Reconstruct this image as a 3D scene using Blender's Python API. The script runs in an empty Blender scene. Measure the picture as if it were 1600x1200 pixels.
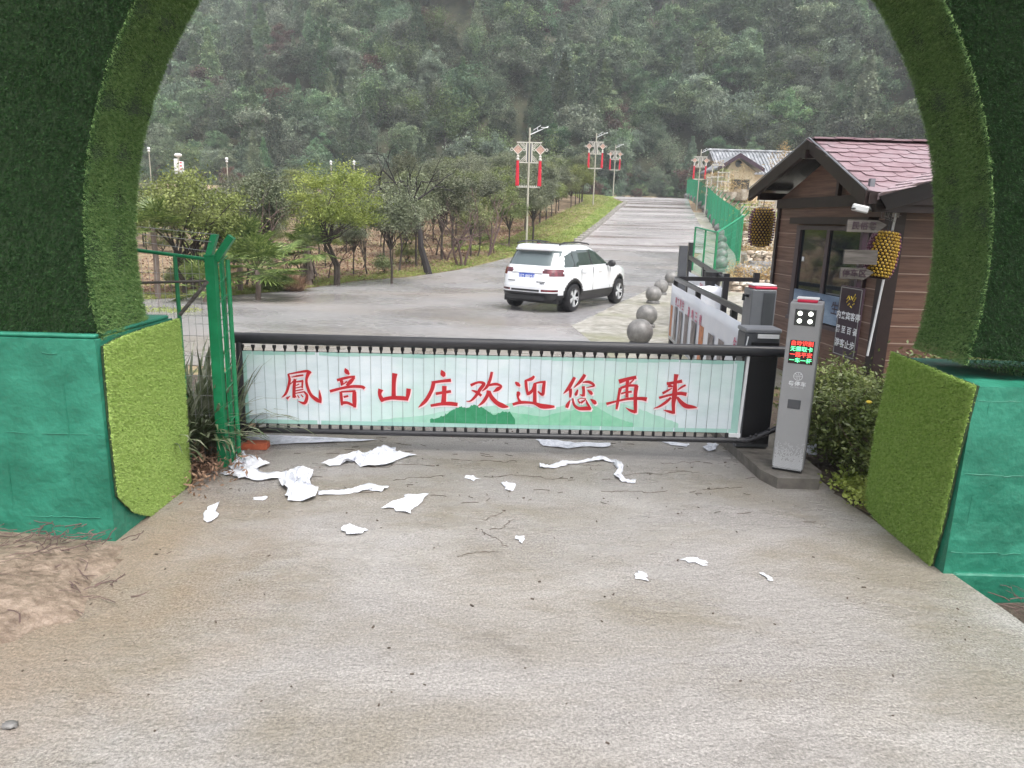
import bpy, math, random
import numpy as np
from mathutils import Vector, Matrix
random.seed(7); RNG = np.random.default_rng(7)
SC = bpy.context.scene
R = math.radians
# ------------------------------------------------------------ camera
FPX = 1110.0; PITCH = R(12.9); ROLL = R(1.65); CAMH = 2.0
_cp, _sp = math.cos(PITCH), math.sin(PITCH)
_f = Vector((0, _cp, -_sp)); _u0 = Vector((0, _sp, _cp)); _r0 = Vector((1, 0, 0))
_r = _r0 * math.cos(ROLL) + _u0 * math.sin(ROLL)
_u = _u0 * math.cos(ROLL) - _r0 * math.sin(ROLL)
cd = bpy.data.cameras.new('camera'); cam = bpy.data.objects.new('camera', cd)
SC.collection.objects.link(cam); SC.camera = cam
cd.sensor_width = 36; cd.lens = 36 * FPX / 1600; cd.clip_start = 0.05; cd.clip_end = 2000
cam.matrix_world = Matrix(((_r.x, _u.x, -_f.x, 0), (_r.y, _u.y, -_f.y, 0), (_r.z, _u.z, -_f.z, CAMH), (0, 0, 0, 1)))
# ------------------------------------------------------------ world, sun, exposure
SUN_EL, SUN_AZ = R(64), R(150)      # azimuth measured from +Y towards +X
w = bpy.data.worlds.new('World'); SC.world = w; w.use_nodes = True
nt = w.node_tree; nt.nodes.clear()
sky = nt.nodes.new('ShaderNodeTexSky'); sky.sky_type = 'NISHITA'; sky.sun_disc = False
sky.sun_elevation = SUN_EL; sky.sun_rotation = SUN_AZ; sky.air_density = 1.0; sky.dust_density = 6.0; sky.ozone_density = 1.0
hs = nt.nodes.new('ShaderNodeHueSaturation'); hs.inputs['Saturation'].default_value = 0.3; hs.inputs['Value'].default_value = 1.0
bg = nt.nodes.new('ShaderNodeBackground'); bg.inputs[1].default_value = 0.15
wo = nt.nodes.new('ShaderNodeOutputWorld')
nt.links.new(sky.outputs[0], hs.inputs['Color']); nt.links.new(hs.outputs[0], bg.inputs[0]); nt.links.new(bg.outputs[0], wo.inputs[0])
sd = bpy.data.lights.new('sun', 'SUN'); sun = bpy.data.objects.new('sun', sd); SC.collection.objects.link(sun)
sd.energy = 1.2; sd.angle = R(40); sd.color = (1, 0.98, 0.95)
_sv = Vector((math.sin(SUN_AZ) * math.cos(SUN_EL), math.cos(SUN_AZ) * math.cos(SUN_EL), math.sin(SUN_EL)))
sun.rotation_euler = _sv.to_track_quat('Z', 'Y').to_euler()
SC.view_settings.view_transform = 'Standard'; SC.view_settings.look = 'None'
SC.view_settings.gamma = 1; SC.view_settings.exposure = 1.0
SC.view_settings.use_curve_mapping = False
SC.render.engine = 'CYCLES'
SC.cycles.use_denoising = True; SC.cycles.max_bounces = 6; SC.cycles.volume_bounces = 1
SC.cycles.use_adaptive_sampling = True; SC.cycles.adaptive_threshold = 0.02; SC.cycles.caustics_reflective = False; SC.cycles.caustics_refractive = False

# ------------------------------------------------------------ terrain
_HY = [-60, 8, 12, 17, 24, 30, 36, 50, 64, 80, 92, 100, 400]
_HZ = [0, 0, -.07, -.18, -.12, .2, .67, 2.0, 3.5, 4.8, 5.35, 5.4, 5.4]
def h(y):
    i = 0
    while i < len(_HY) - 2 and y > _HY[i + 1]: i += 1
    t = (y - _HY[i]) / (_HY[i + 1] - _HY[i]); t = max(0, min(1, t))
    def m(k):
        if k <= 0 or k >= len(_HY) - 1: return 0
        return (_HZ[k + 1] - _HZ[k - 1]) / (_HY[k + 1] - _HY[k - 1])
    d = _HY[i + 1] - _HY[i]; a, b = _HZ[i], _HZ[i + 1]; m0, m1 = m(i) * d, m(i + 1) * d
    if i == 0: return 0.0
    return (2*t**3-3*t*t+1)*a + (t**3-2*t*t+t)*m0 + (-2*t**3+3*t*t)*b + (t**3-t*t)*m1
def hill(x, y):
    y0 = 99 - 0.75 * max(0, x - 24) + 0.12 * max(0, -x - 40); y0 = max(y0, 52)
    d = y - y0
    if d <= 0: return h(y)
    k = 0.62 + 0.05 * math.sin(x * 0.03 + 1)
    e = d * k if d > 10 else d * d * k / 20 + d * k * .5
    e += min(1, d / 25) * (3.5 * math.sin(x * .21 + 1.3 * math.sin(y * .05)) * math.sin(y * .09 + x * .05) + 5.0 * math.sin(x * 0.055 + 0.6 + y * .01) + 2.5 * math.sin(x * 0.12 + y * 0.07) + 2 * math.sin(y * 0.11 + x * .03))
    return h(y) + max(0, e)
def ray(px, py):
    return _r * ((px - 800) / FPX) + _u * (-(py - 600) / FPX) + _f
def AT(px, py, Y, dz=0):
    d = ray(px, py); t = Y / d.y; return Vector((d.x * t, Y, CAMH + d.z * t + dz))
def G(px, py, z=None):
    d = ray(px, py)
    if z is not None:
        t = (z - CAMH) / d.z; return Vector((d.x * t, d.y * t, z))
    t = 1.0; 
    while t < 400 and CAMH + d.z * t > h(d.y * t): t += 0.05 + t * .002
    return Vector((d.x * t, d.y * t, h(d.y * t)))

# ------------------------------------------------------------ object helpers
COL = SC.collection
def tag(o, label=None, cat=None, group=None, kind=None):
    if label: o['label'] = label
    if cat: o['category'] = cat
    if group: o['group'] = group
    if kind: o['kind'] = kind
    return o
def empty(name, loc=(0, 0, 0), rz=0, label=None, cat=None, group=None):
    o = bpy.data.objects.new(name, None); COL.objects.link(o); o.location = loc; o.rotation_euler = (0, 0, rz)
    o.empty_display_size = .2
    return tag(o, label, cat, group)
def mesh_np(name, V, F, mat, parent=None, smooth=False):
    V = np.asarray(V, dtype=np.float32); F = np.asarray(F, dtype=np.int32)
    me = bpy.data.meshes.new(name); n = F.shape[1]
    me.vertices.add(len(V)); me.vertices.foreach_set('co', V.ravel())
    me.loops.add(F.size); me.loops.foreach_set('vertex_index', F.ravel())
    me.polygons.add(len(F)); me.polygons.foreach_set('loop_start', np.arange(0, F.size, n, dtype=np.int32))
    try: me.polygons.foreach_set('loop_total', np.full(len(F), n, dtype=np.int32))
    except Exception: pass
    me.update(calc_edges=True)
    if smooth: me.polygons.foreach_set('use_smooth', np.ones(len(F), dtype=bool))
    if mat: me.materials.append(mat)
    o = bpy.data.objects.new(name, me); COL.objects.link(o); o.parent = parent
    return o
class MB:
    def __init__(s): s.v = []; s.f = []
    def add(s, vs, fs):
        n = len(s.v); s.v += [tuple(v) for v in vs]; s.f += [tuple(i + n for i in f) for f in fs]; return s
    def box(s, c, d, rz=0, tilt=None):
        c = Vector(c); M = Matrix.Rotation(rz, 3, 'Z')
        if tilt is not None: M = tilt @ M if isinstance(tilt, Matrix) else M
        vs = [c + M @ Vector((x * d[0] / 2, y * d[1] / 2, z * d[2] / 2)) for z in (-1, 1) for y in (-1, 1) for x in (-1, 1)]
        return s.add(vs, [(0, 2, 3, 1), (4, 5, 7, 6), (0, 1, 5, 4), (2, 6, 7, 3), (0, 4, 6, 2), (1, 3, 7, 5)])
    def bbox(s, c, d, b=.01, rz=0):
        """box with chamfered vertical and top edges"""
        M = Matrix.Rotation(rz, 3, 'Z'); c = Vector(c); hx, hy, hz = d[0] / 2, d[1] / 2, d[2] / 2
        def ring(ix, z):
            X, Y = hx - ix, hy - ix
            p = [(-X + b, -Y), (X - b, -Y), (X, -Y + b), (X, Y - b), (X - b, Y), (-X + b, Y), (-X, Y - b), (-X, -Y + b)]
            return [c + M @ Vector((x, y, z)) for x, y in p]
        vs = ring(b * .6, -hz) + ring(0, -hz + b) + ring(0, hz - b) + ring(b * .6, hz)
        fs = [tuple(range(7, -1, -1)), tuple(range(24, 32))]
        for k in range(3):
            for i in range(8): fs.append((k*8+i, k*8+(i+1) % 8, (k+1)*8+(i+1) % 8, (k+1)*8+i))
        return s.add(vs, fs)
    def tube(s, pts, r, n=8, cap=True, flat=1.0):
        pts = [Vector(p) for p in pts]; rs = r if isinstance(r, (list, tuple)) else [r] * len(pts)
        base = len(s.v); ref = None
        for i, p in enumerate(pts):
            d = (pts[min(i + 1, len(pts) - 1)] - pts[max(i - 1, 0)])
            if d.length < 1e-9: d = Vector((0, 0, 1))
            d.normalize()
            if ref is None: ref = Vector((0, 0, 1)) if abs(d.z) < .9 else Vector((0, 1, 0))
            a = d.cross(ref).normalized(); b = a.cross(d).normalized(); ref = b
            for k in range(n):
                t = 2 * math.pi * k / n; s.v.append(tuple(p + a * math.cos(t) * rs[i] * flat + b * math.sin(t) * rs[i]))
        for i in range(len(pts) - 1):
            for k in range(n):
                s.f.append((base+i*n+k, base+i*n+(k+1) % n, base+(i+1)*n+(k+1) % n, base+(i+1)*n+k))
        if cap:
            s.f.append(tuple(base + k for k in range(n))[::-1]); s.f.append(tuple(base + (len(pts) - 1) * n + k for k in range(n)))
        return s
    def lathe(s, prof, c=(0, 0, 0), n=24, axis='Z', cap=True):
        base = len(s.v); c = Vector(c)
        for r, z in prof:
            for k in range(n):
                t = 2 * math.pi * k / n
                p = Vector((r * math.cos(t), r * math.sin(t), z))
                if axis == 'Y': p = Vector((p.x, p.z, p.y))
                s.v.append(tuple(c + p))
        for i in range(len(prof) - 1):
            for k in range(n): s.f.append((base+i*n+k, base+i*n+(k+1) % n, base+(i+1)*n+(k+1) % n, base+(i+1)*n+k))
        if cap: s.f.append(tuple(base + k for k in range(n))[::-1]); s.f.append(tuple(base + (len(prof) - 1) * n + k for k in range(n)))
        return s
    def prism(s, poly, vec):
        n = len(poly); poly = [Vector(p) for p in poly]; vec = Vector(vec)
        return s.add(poly + [p + vec for p in poly], [tuple(range(n))[::-1], tuple(range(n, 2*n))] + [(i, (i+1) % n, n+(i+1) % n, n+i) for i in range(n)])
    def sphere(s, c, r, nu=24, nv=14, sc=(1, 1, 1)):
        prof = [(max(1e-4, r * math.sin(math.pi * i / nv)), -r * math.cos(math.pi * i / nv)) for i in range(nv + 1)]
        b = len(s.v); s.lathe(prof, (0, 0, 0), nu)
        for i in range(b, len(s.v)):
            v = s.v[i]; s.v[i] = (v[0]*sc[0]+c[0], v[1]*sc[1]+c[1], v[2]*sc[2]+c[2])
        return s
    def build(s, name, mat, parent=None, smooth=False, fix=True):
        me = bpy.data.meshes.new(name); me.from_pydata(s.v, [], s.f); me.update()
        if fix:
            import bmesh
            bm = bmesh.new(); bm.from_mesh(me); bmesh.ops.recalc_face_normals(bm, faces=bm.faces); bm.to_mesh(me); bm.free()
        if smooth:
            for p in me.polygons: p.use_smooth = True
            try: me.set_sharp_from_angle(angle=R(38))
            except Exception: pass
        if mat: me.materials.append(mat)
        o = bpy.data.objects.new(name, me); COL.objects.link(o)
        if parent: o.parent = parent
        return o
def copy_tree(o, parent=None):
    c = o.copy(); COL.objects.link(c); c.parent = parent
    for ch in [k for k in o.children]: copy_tree(ch, c)
    return c
def text(name, body, size, mat, parent, M, extrude=.0006, bold=0.0, align='CENTER', sx=1.0):
    cu = bpy.data.curves.new(name, 'FONT'); cu.body = body; cu.size = size; cu.align_x = align; cu.align_y = 'CENTER'
    cu.extrude = extrude; cu.offset = bold; cu.resolution_u = 3; cu.space_character = sx
    t = bpy.data.objects.new(name, cu); COL.objects.link(t)
    dg = bpy.context.evaluated_depsgraph_get(); dg.update()
    me = bpy.data.meshes.new_from_object(t.evaluated_get(dg)); bpy.data.objects.remove(t); bpy.data.curves.remove(cu)
    me.materials.clear(); me.materials.append(mat); me.transform(M)
    o = bpy.data.objects.new(name, me); COL.objects.link(o); o.parent = parent
    return o
def frame(origin, xdir, up):
    x = Vector(xdir).normalized(); z = Vector(up).normalized(); n = x.cross(z).normalized(); z = n.cross(x) * 1.0
    y = z if z.dot(Vector(up)) > 0 else -z
    nn = x.cross(y)
    return Matrix(((x.x, y.x, nn.x, origin[0]), (x.y, y.y, nn.y, origin[1]), (x.z, y.z, nn.z, origin[2]), (0, 0, 0, 1)))

# ------------------------------------------------------------ materials
def mat(name, cols, scale=4, rough=.6, rough2=None, bump=0, bscale=60, metal=0, detail=6, coord='Object', stretch=(1, 1, 1), emit=None,
        rand=0.0, trans=0, spec=.5, rscale=None, big=None, coat=0, bdist=.01):
    m = bpy.data.materials.new(name); m.use_nodes = True; n = m.node_tree; L = n.links
    b = n.nodes['Principled BSDF']
    if isinstance(cols[0], (int, float)): cols = [cols]
    tc = n.nodes.new('ShaderNodeTexCoord'); mp = n.nodes.new('ShaderNodeMapping'); mp.inputs['Scale'].default_value = stretch
    L.new(tc.outputs[coord], mp.inputs[0]); out = None
    if len(cols) > 1:
        no = n.nodes.new('ShaderNodeTexNoise'); no.inputs['Scale'].default_value = scale; no.inputs['Detail'].default_value = detail; no.inputs['Roughness'].default_value = .65
        L.new(mp.outputs[0], no.inputs[0]); cr = n.nodes.new('ShaderNodeValToRGB'); L.new(no.outputs[0], cr.inputs[0])
        k = len(cols); lo, hi = .32, .68
        cr.color_ramp.elements[0].position = lo; cr.color_ramp.elements[1].position = hi
        cr.color_ramp.elements[0].color = (*cols[0], 1); cr.color_ramp.elements[1].color = (*cols[-1], 1)
        for i in range(1, k - 1):
            e = cr.color_ramp.elements.new(lo + (hi - lo) * i / (k - 1)); e.color = (*cols[i], 1)
        out = cr.outputs[0]
    else:
        b.inputs['Base Color'].default_value = (*cols[0], 1)
        if rand or big:
            rgb = n.nodes.new('ShaderNodeRGB'); rgb.outputs[0].default_value = (*cols[0], 1); out = rgb.outputs[0]
    if big:   # (scale, colour, lo, hi, stretch): large stains
        n2 = n.nodes.new('ShaderNodeTexNoise'); n2.inputs['Scale'].default_value = big[0]; n2.inputs['Detail'].default_value = 5
        m2 = n.nodes.new('ShaderNodeMapping'); m2.inputs['Scale'].default_value = big[4] if len(big) > 4 else (1, 1, 1); m2.inputs['Location'].default_value = (3.7, 1.2, 0)
        L.new(tc.outputs[coord], m2.inputs[0]); L.new(m2.outputs[0], n2.inputs[0])
        mr = n.nodes.new('ShaderNodeMapRange'); mr.inputs[1].default_value = big[2]; mr.inputs[2].default_value = big[3]; L.new(n2.outputs[0], mr.inputs[0])
        mx = n.nodes.new('ShaderNodeMix'); mx.data_type = 'RGBA'; L.new(mr.outputs[0], mx.inputs[0]); L.new(out, mx.inputs[6]); mx.inputs[7].default_value = (*big[1], 1)
        out = mx.outputs[2]
    if rand:
        oi = n.nodes.new('ShaderNodeObjectInfo'); hsv = n.nodes.new('ShaderNodeHueSaturation'); L.new(out, hsv.inputs['Color'])
        for inp, a, c in (('Hue', .5 - .035 * rand, .5 + .035 * rand), ('Value', 1 - .5 * rand, 1 + .6 * rand), ('Saturation', 1.1, 1 - .5 * rand)):
            mu = n.nodes.new('ShaderNodeMath'); mu.operation = 'MULTIPLY'; mu.inputs[1].default_value = {'Hue': 7.13, 'Value': 13.7, 'Saturation': 29.9}[inp]; L.new(oi.outputs['Random'], mu.inputs[0])
            fr = n.nodes.new('ShaderNodeMath'); fr.operation = 'FRACT'; L.new(mu.outputs[0], fr.inputs[0])
            mr = n.nodes.new('ShaderNodeMapRange'); mr.inputs[3].default_value = a; mr.inputs[4].default_value = c; L.new(fr.outputs[0], mr.inputs[0]); L.new(mr.outputs[0], hsv.inputs[inp])
        out = hsv.outputs[0]
    if out: L.new(out, b.inputs['Base Color'])
    b.inputs['Roughness'].default_value = rough; b.inputs['Metallic'].default_value = metal; b.inputs['Specular IOR Level'].default_value = spec
    b.inputs['Coat Weight'].default_value = coat; b.inputs['Coat Roughness'].default_value = .05
    if rough2 is not None:
        n3 = n.nodes.new('ShaderNodeTexNoise'); n3.inputs['Scale'].default_value = rscale or scale; n3.inputs['Detail'].default_value = 4; L.new(mp.outputs[0], n3.inputs[0])
        mr = n.nodes.new('ShaderNodeMapRange'); mr.inputs[1].default_value = .34; mr.inputs[2].default_value = .68; mr.inputs[3].default_value = rough; mr.inputs[4].default_value = rough2
        L.new(n3.outputs[0], mr.inputs[0]); L.new(mr.outputs[0], b.inputs['Roughness'])
    if bump:
        nb = n.nodes.new('ShaderNodeTexNoise'); nb.inputs['Scale'].default_value = bscale; nb.inputs['Detail'].default_value = 5; L.new(mp.outputs[0], nb.inputs[0])
        bp = n.nodes.new('ShaderNodeBump'); bp.inputs['Strength'].default_value = bump; bp.inputs['Distance'].default_value = bdist; L.new(nb.outputs[0], bp.inputs['Height']); L.new(bp.outputs[0], b.inputs['Normal'])
    if emit: b.inputs['Emission Color'].default_value = (*emit[0], 1); b.inputs['Emission Strength'].default_value = emit[1]
    if trans:
        # thin leaves let part of the light through
        tr = n.nodes.new('ShaderNodeBsdfTranslucent'); ms = n.nodes.new('ShaderNodeMixShader'); ms.inputs[0].default_value = trans
        if out: L.new(out, tr.inputs[0])
        else: tr.inputs[0].default_value = (*cols[0], 1)
        L.new(b.outputs[0], ms.inputs[1]); L.new(tr.outputs[0], ms.inputs[2]); L.new(ms.outputs[0], n.nodes['Material Output'].inputs[0])
    return m
M_ = {}
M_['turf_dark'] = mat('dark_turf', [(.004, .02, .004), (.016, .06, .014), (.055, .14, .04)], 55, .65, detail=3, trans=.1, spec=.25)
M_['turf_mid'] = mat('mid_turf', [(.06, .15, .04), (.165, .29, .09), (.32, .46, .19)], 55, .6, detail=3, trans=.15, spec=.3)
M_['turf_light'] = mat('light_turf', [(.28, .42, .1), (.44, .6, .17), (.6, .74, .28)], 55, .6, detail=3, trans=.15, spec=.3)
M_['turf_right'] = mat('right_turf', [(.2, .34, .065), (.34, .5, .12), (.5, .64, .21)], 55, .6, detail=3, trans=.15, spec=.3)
M_['turf_back'] = mat('turf_backing', [(.01, .03, .01), (.03, .06, .02)], 50, .9)
M_['paint'] = mat('green_painted_concrete', [(.014, .14, .088), (.02, .185, .118), (.028, .23, .15)], 3.5, .38, .62, bump=.8, bscale=16, detail=12, big=(2.6, (.012, .13, .08), .52, .7), bdist=.014)
def concrete_mat():
    m = bpy.data.materials.new('wet_concrete'); m.use_nodes = True; n = m.node_tree; L = n.links; b = n.nodes['Principled BSDF']; tc = n.nodes.new('ShaderNodeTexCoord')
    def noise(sc, det, st=(1, 1, 1), loc=(0, 0, 0), dist=0):
        mp = n.nodes.new('ShaderNodeMapping'); mp.inputs['Scale'].default_value = st; mp.inputs['Location'].default_value = loc; L.new(tc.outputs['Object'], mp.inputs[0])
        q = n.nodes.new('ShaderNodeTexNoise'); q.inputs['Scale'].default_value = sc; q.inputs['Detail'].default_value = det; q.inputs['Roughness'].default_value = .6; q.inputs['Distortion'].default_value = dist; L.new(mp.outputs[0], q.inputs[0]); return q.outputs[0]
    def mr(src, a, c, lo=0, hi=1):
        r_ = n.nodes.new('ShaderNodeMapRange'); r_.inputs[1].default_value = a; r_.inputs[2].default_value = c; r_.inputs[3].default_value = lo; r_.inputs[4].default_value = hi; L.new(src, r_.inputs[0]); return r_.outputs[0]
    def mix(f, a, c, mode='MIX'):
        x = n.nodes.new('ShaderNodeMix'); x.data_type = 'RGBA'; x.blend_type = mode
        if isinstance(f, float): x.inputs[0].default_value = f
        else: L.new(f, x.inputs[0])
        for i, v in ((6, a), (7, c)):
            if isinstance(v, tuple): x.inputs[i].default_value = (*v, 1)
            else: L.new(v, x.inputs[i])
        return x.outputs[2]
    grey, tan, pale, dark = (.262, .246, .232), (.21, .188, .155), (.33, .312, .296), (.13, .116, .1)
    c = mix(mr(noise(.55, 6, (1, 1.5, 1), dist=.4), .44, .6), grey, tan)
    c = mix(mr(noise(.9, 7, (.8, 1.7, 1), (4, 2, 0), .8), .5, .7, 0, .75), c, pale)
    c = mix(mr(noise(3.2, 8, (.7, 1.7, 1), (1, 7, 0), 1.0), .52, .74, 0, .4), c, pale)
    c = mix(mr(noise(2.1, 9, (.8, 1.8, 1), (9, 3, 0), 1.5), .6, .74, 0, .5), c, dark)
    # tan silt washed off the bank on the left
    vd = n.nodes.new('ShaderNodeVectorMath'); vd.operation = 'DISTANCE'; L.new(tc.outputs['Object'], vd.inputs[0]); vd.inputs[1].default_value = (-3.1, 3.4, 0)
    ad = n.nodes.new('ShaderNodeMath'); ad.operation = 'MULTIPLY_ADD'; L.new(noise(2.5, 6), ad.inputs[0]); ad.inputs[1].default_value = -1.6; L.new(vd.outputs['Value'], ad.inputs[2])
    c = mix(mr(ad.outputs[0], .2, 1.3, .85, 0), c, (.225, .175, .13))
    g = mr(noise(75, 4), .3, .7, .6, 1.4); g2 = mr(noise(190, 3), .3, .7, .78, 1.22)
    mu = n.nodes.new('ShaderNodeMath'); mu.operation = 'MULTIPLY'; L.new(g, mu.inputs[0]); L.new(g2, mu.inputs[1])
    cb = n.nodes.new('ShaderNodeCombineXYZ'); [L.new(mu.outputs[0], cb.inputs[i]) for i in range(3)]
    c = mix(1.0, c, cb.outputs[0], 'MULTIPLY'); L.new(c, b.inputs['Base Color'])
    L.new(mr(noise(.8, 5, (1, 1.4, 1), (2, 5, 0)), .42, .62, .45, .16), b.inputs['Roughness'])
    b1 = n.nodes.new('ShaderNodeBump'); b1.inputs['Strength'].default_value = .9; b1.inputs['Distance'].default_value = .005; L.new(noise(95, 4), b1.inputs['Height'])
    b2 = n.nodes.new('ShaderNodeBump'); b2.inputs['Strength'].default_value = .6; b2.inputs['Distance'].default_value = .02; L.new(noise(14, 7, (.8, 1.6, 1), dist=.6), b2.inputs['Height']); L.new(b1.outputs[0], b2.inputs['Normal']); L.new(b2.outputs[0], b.inputs['Normal'])
    return m
M_['concrete'] = concrete_mat()
M_['asphalt'] = mat('wet_asphalt', [(.2, .195, .2), (.265, .26, .265), (.34, .33, .335)], 7, .42, .08, bump=.3, bscale=40, detail=9, rscale=.3, stretch=(1, 1.4, 1), big=(.2, (.28, .255, .24), .45, .7, (1, 1.8, 1)))
M_['road'] = mat('wet_pale_concrete_road', [(.26, .245, .25), (.38, .36, .365), (.5, .475, .48)], 1.2, .4, .1, bump=.2, bscale=30, detail=8, rscale=.3, stretch=(.35, 1.6, 1), big=(.22, (.2, .17, .165), .5, .62, (.25, 3.2, 1)))
M_['pave'] = mat('pale_broken_paving', [(.16, .15, .12), (.3, .285, .25), (.46, .45, .42)], 5, .6, .25, bump=.6, bscale=25, detail=9, rscale=.6, big=(.5, (.2, .2, .12), .5, .7), bdist=.02)
M_['soil'] = mat('leafy_soil', [(.1, .065, .04), (.22, .15, .095), (.33, .25, .16), (.16, .16, .06)], 1.6, .9, bump=1, bscale=30, detail=10, bdist=.04)
M_['forestfloor'] = mat('forest_floor', [(.015, .02, .01), (.04, .045, .02), (.07, .06, .035)], .5, .95)
M_['sand'] = mat('reddish_sand', [(.12, .085, .062), (.2, .15, .112), (.29, .225, .175)], 14, .55, bump=1.0, bscale=22, bdist=.03, detail=9)
M_['darksoil'] = mat('dark_wet_soil', [(.03, .022, .015), (.08, .06, .045), (.13, .1, .08)], 30, .8, bump=1, bscale=80, detail=9)
M_['grass'] = mat('grass_blades', [(.16, .24, .05), (.28, .34, .09), (.42, .42, .18)], .8, .7, trans=.3, coord='Object')
M_['kerb'] = mat('kerb_stone', [(.2, .19, .17), (.38, .36, .33)], 6, .7, bump=.4, bscale=20)
M_['plinth'] = mat('plinth_concrete', [(.11, .1, .09), (.19, .175, .155)], 12, .55, .35, bump=.3, bscale=60)
M_['black'] = mat('black_powder_coat', [(.022, .022, .026), (.035, .035, .04)], 5, .32)
M_['rubber'] = mat('black_rubber', (.008, .008, .01), rough=.45)
M_['slat'] = mat('printed_slat', [(.6, .7, .74), (.68, .77, .82), (.76, .83, .87)], 2.2, .35, .5, stretch=(1, 1, 3), big=(1.1, (.44, .68, .58), .48, .75))
M_['slatedge'] = mat('printed_teal_edge', [(.3, .55, .49), (.42, .66, .6)], 4, .4)
M_['seam'] = mat('slat_seam', (.3, .37, .4), rough=.6)
M_['red'] = mat('red_lettering', [(.42, .012, .02), (.52, .02, .03)], 6, .4)
M_['halo'] = mat('pale_pink_outline', (.9, .72, .76), rough=.4)
M_['hill1'] = mat('painted_dark_hill', [(.02, .22, .09), (.05, .32, .16)], 14, .45)
M_['hill2'] = mat('painted_pale_hill', [(.16, .5, .3), (.32, .62, .46)], 5, .45)
M_['hill3'] = mat('painted_misty_hill', [(.3, .58, .46), (.45, .7, .6)], 5, .45)
M_['kiosk'] = mat('silver_grey_paint', [(.32, .325, .34), (.37, .375, .39)], 3, .38, metal=.15)
M_['kioskside'] = mat('grey_side_panel', (.15, .155, .165), rough=.4, metal=.2)
M_['darkgrey'] = mat('dark_grey_paint', [(.07, .075, .085), (.09, .095, .105)], 4, .4)
M_['midgrey'] = mat('mid_grey_paint', [(.17, .18, .2), (.2, .21, .23)], 4, .4)
M_['pinkred'] = mat('pink_red_lamp', (.75, .03, .09), rough=.3)
M_['white'] = mat('white_plastic', [(.7, .72, .74), (.8, .82, .84)], 3, .4)
M_['whitepaint'] = mat('white_print', (.85, .87, .9), rough=.5)
M_['ledbg'] = mat('dark_display', (.03, .012, .012), rough=.15)
M_['ledred'] = mat('led_red', (.8, .05, .04), emit=((1, .07, .05), 1.1))
M_['ledgreen'] = mat('led_green', (.1, .8, .35), emit=((.15, 1, .4), 1.0))
M_['lampglow'] = mat('led_lamp_white', (.9, .95, .85), emit=((.93, 1, .85), 2.2))
M_['camglass'] = mat('dark_glass', (.02, .025, .025), rough=.06, spec=.8)
M_['paper'] = mat('white_paper', [(.55, .57, .63), (.72, .74, .8), (.82, .83, .88)], 14, .6, bump=.8, bscale=30, trans=.1, bdist=.02)
M_['brick'] = mat('orange_brick', [(.36, .075, .035), (.5, .13, .06)], 20, .8, bump=.3, bscale=60)
M_['greenmetal'] = mat('green_fence_paint', [(.008, .17, .065), (.014, .24, .1)], 10, .38)
M_['fencefar'] = mat('green_fence_wire', (.012, .26, .13), rough=.5)
M_['wire'] = mat('galvanised_wire', (.4, .4, .4), rough=.5, metal=.6)
M_['wood'] = mat('grey_weathered_board', [(.045, .04, .036), (.1, .09, .082), (.17, .155, .145)], 14, .75, stretch=(.2, 1, 3), detail=8)
M_['siding'] = mat('brown_timber_siding', [(.085, .043, .03), (.15, .08, .056), (.2, .115, .083)], 5, .5, .4, stretch=(.35, .35, 7), detail=8, big=(.8, (.085, .055, .042), .5, .7))
M_['groove'] = mat('pale_siding_groove', (.38, .28, .23), rough=.6)
M_['darktrim'] = mat('dark_brown_trim', [(.018, .01, .01), (.032, .018, .018)], 6, .4)
M_['fascia'] = mat('black_fascia', [(.008, .006, .007), (.016, .012, .014)], 6, .25)
M_['shingle'] = mat('red_bitumen_shingle', [(.2, .125, .14), (.275, .185, .205), (.33, .25, .27)], 3.2, .5, .3, rand=0, detail=8, bump=.3, bscale=120, big=(2.2, (.27, .2, .22), .5, .62))
M_['shingle2'] = mat('pale_shingle', [(.45, .34, .37), (.55, .46, .49)], 3.2, .3, .2, detail=8, bump=.3, bscale=120)
M_['glass'] = mat('dark_window_glass', (.012, .018, .024), rough=.04, spec=.9, coat=1)
M_['winframe'] = mat('brown_window_frame', (.075, .055, .06), rough=.4)
M_['bluefilm'] = mat('blue_window_board', [(.05, .09, .16), (.16, .23, .34), (.3, .4, .52)], 2, .35, stretch=(.6, .6, 1.5))
M_['purple'] = mat('purple_board', [(.03, .014, .026), (.05, .025, .042)], 3, .35)
M_['yellow'] = mat('yellow_print', (.75, .55, .05), rough=.4)
M_['goldbead'] = mat('gold_beads', [(.33, .19, .02), (.5, .34, .05)], 8, .28)
M_['purplebead'] = mat('purple_beads', [(.1, .02, .06), (.2, .08, .12)], 20, .3)
M_['lantern'] = mat('dark_lantern_core', (.03, .012, .015), rough=.6)
M_['stone'] = mat('grey_stone', [(.1, .1, .096), (.17, .165, .16), (.24, .235, .225)], 6, .5, .35, bump=.35, bscale=35, detail=9, rand=.25)
M_['bark'] = mat('bark', [(.035, .027, .022), (.085, .068, .055)], 10, .9, bump=.6, bscale=30, stretch=(1, 1, .3))
M_['barkdark'] = mat('dark_bark', [(.012, .01, .01), (.03, .025, .025)], 10, .85)
M_['twig'] = mat('reddish_twigs', [(.07, .045, .04), (.14, .09, .08)], 5, .8)
M_['leafA'] = mat('olive_leaves', [(.08, .11, .035), (.19, .23, .08), (.36, .4, .17)], 1.7, .65, detail=4, trans=.3, rand=.35, spec=.2)
M_['leafB'] = mat('bright_leaves', [(.12, .17, .035), (.26, .33, .07), (.46, .52, .15)], 1.5, .5, detail=4, trans=.35, rand=.2, spec=.4)
M_['leafC'] = mat('grey_green_leaves', [(.07, .09, .05), (.15, .175, .1), (.27, .29, .19)], 1.5, .55, detail=4, trans=.25, rand=.4, spec=.4)
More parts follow.
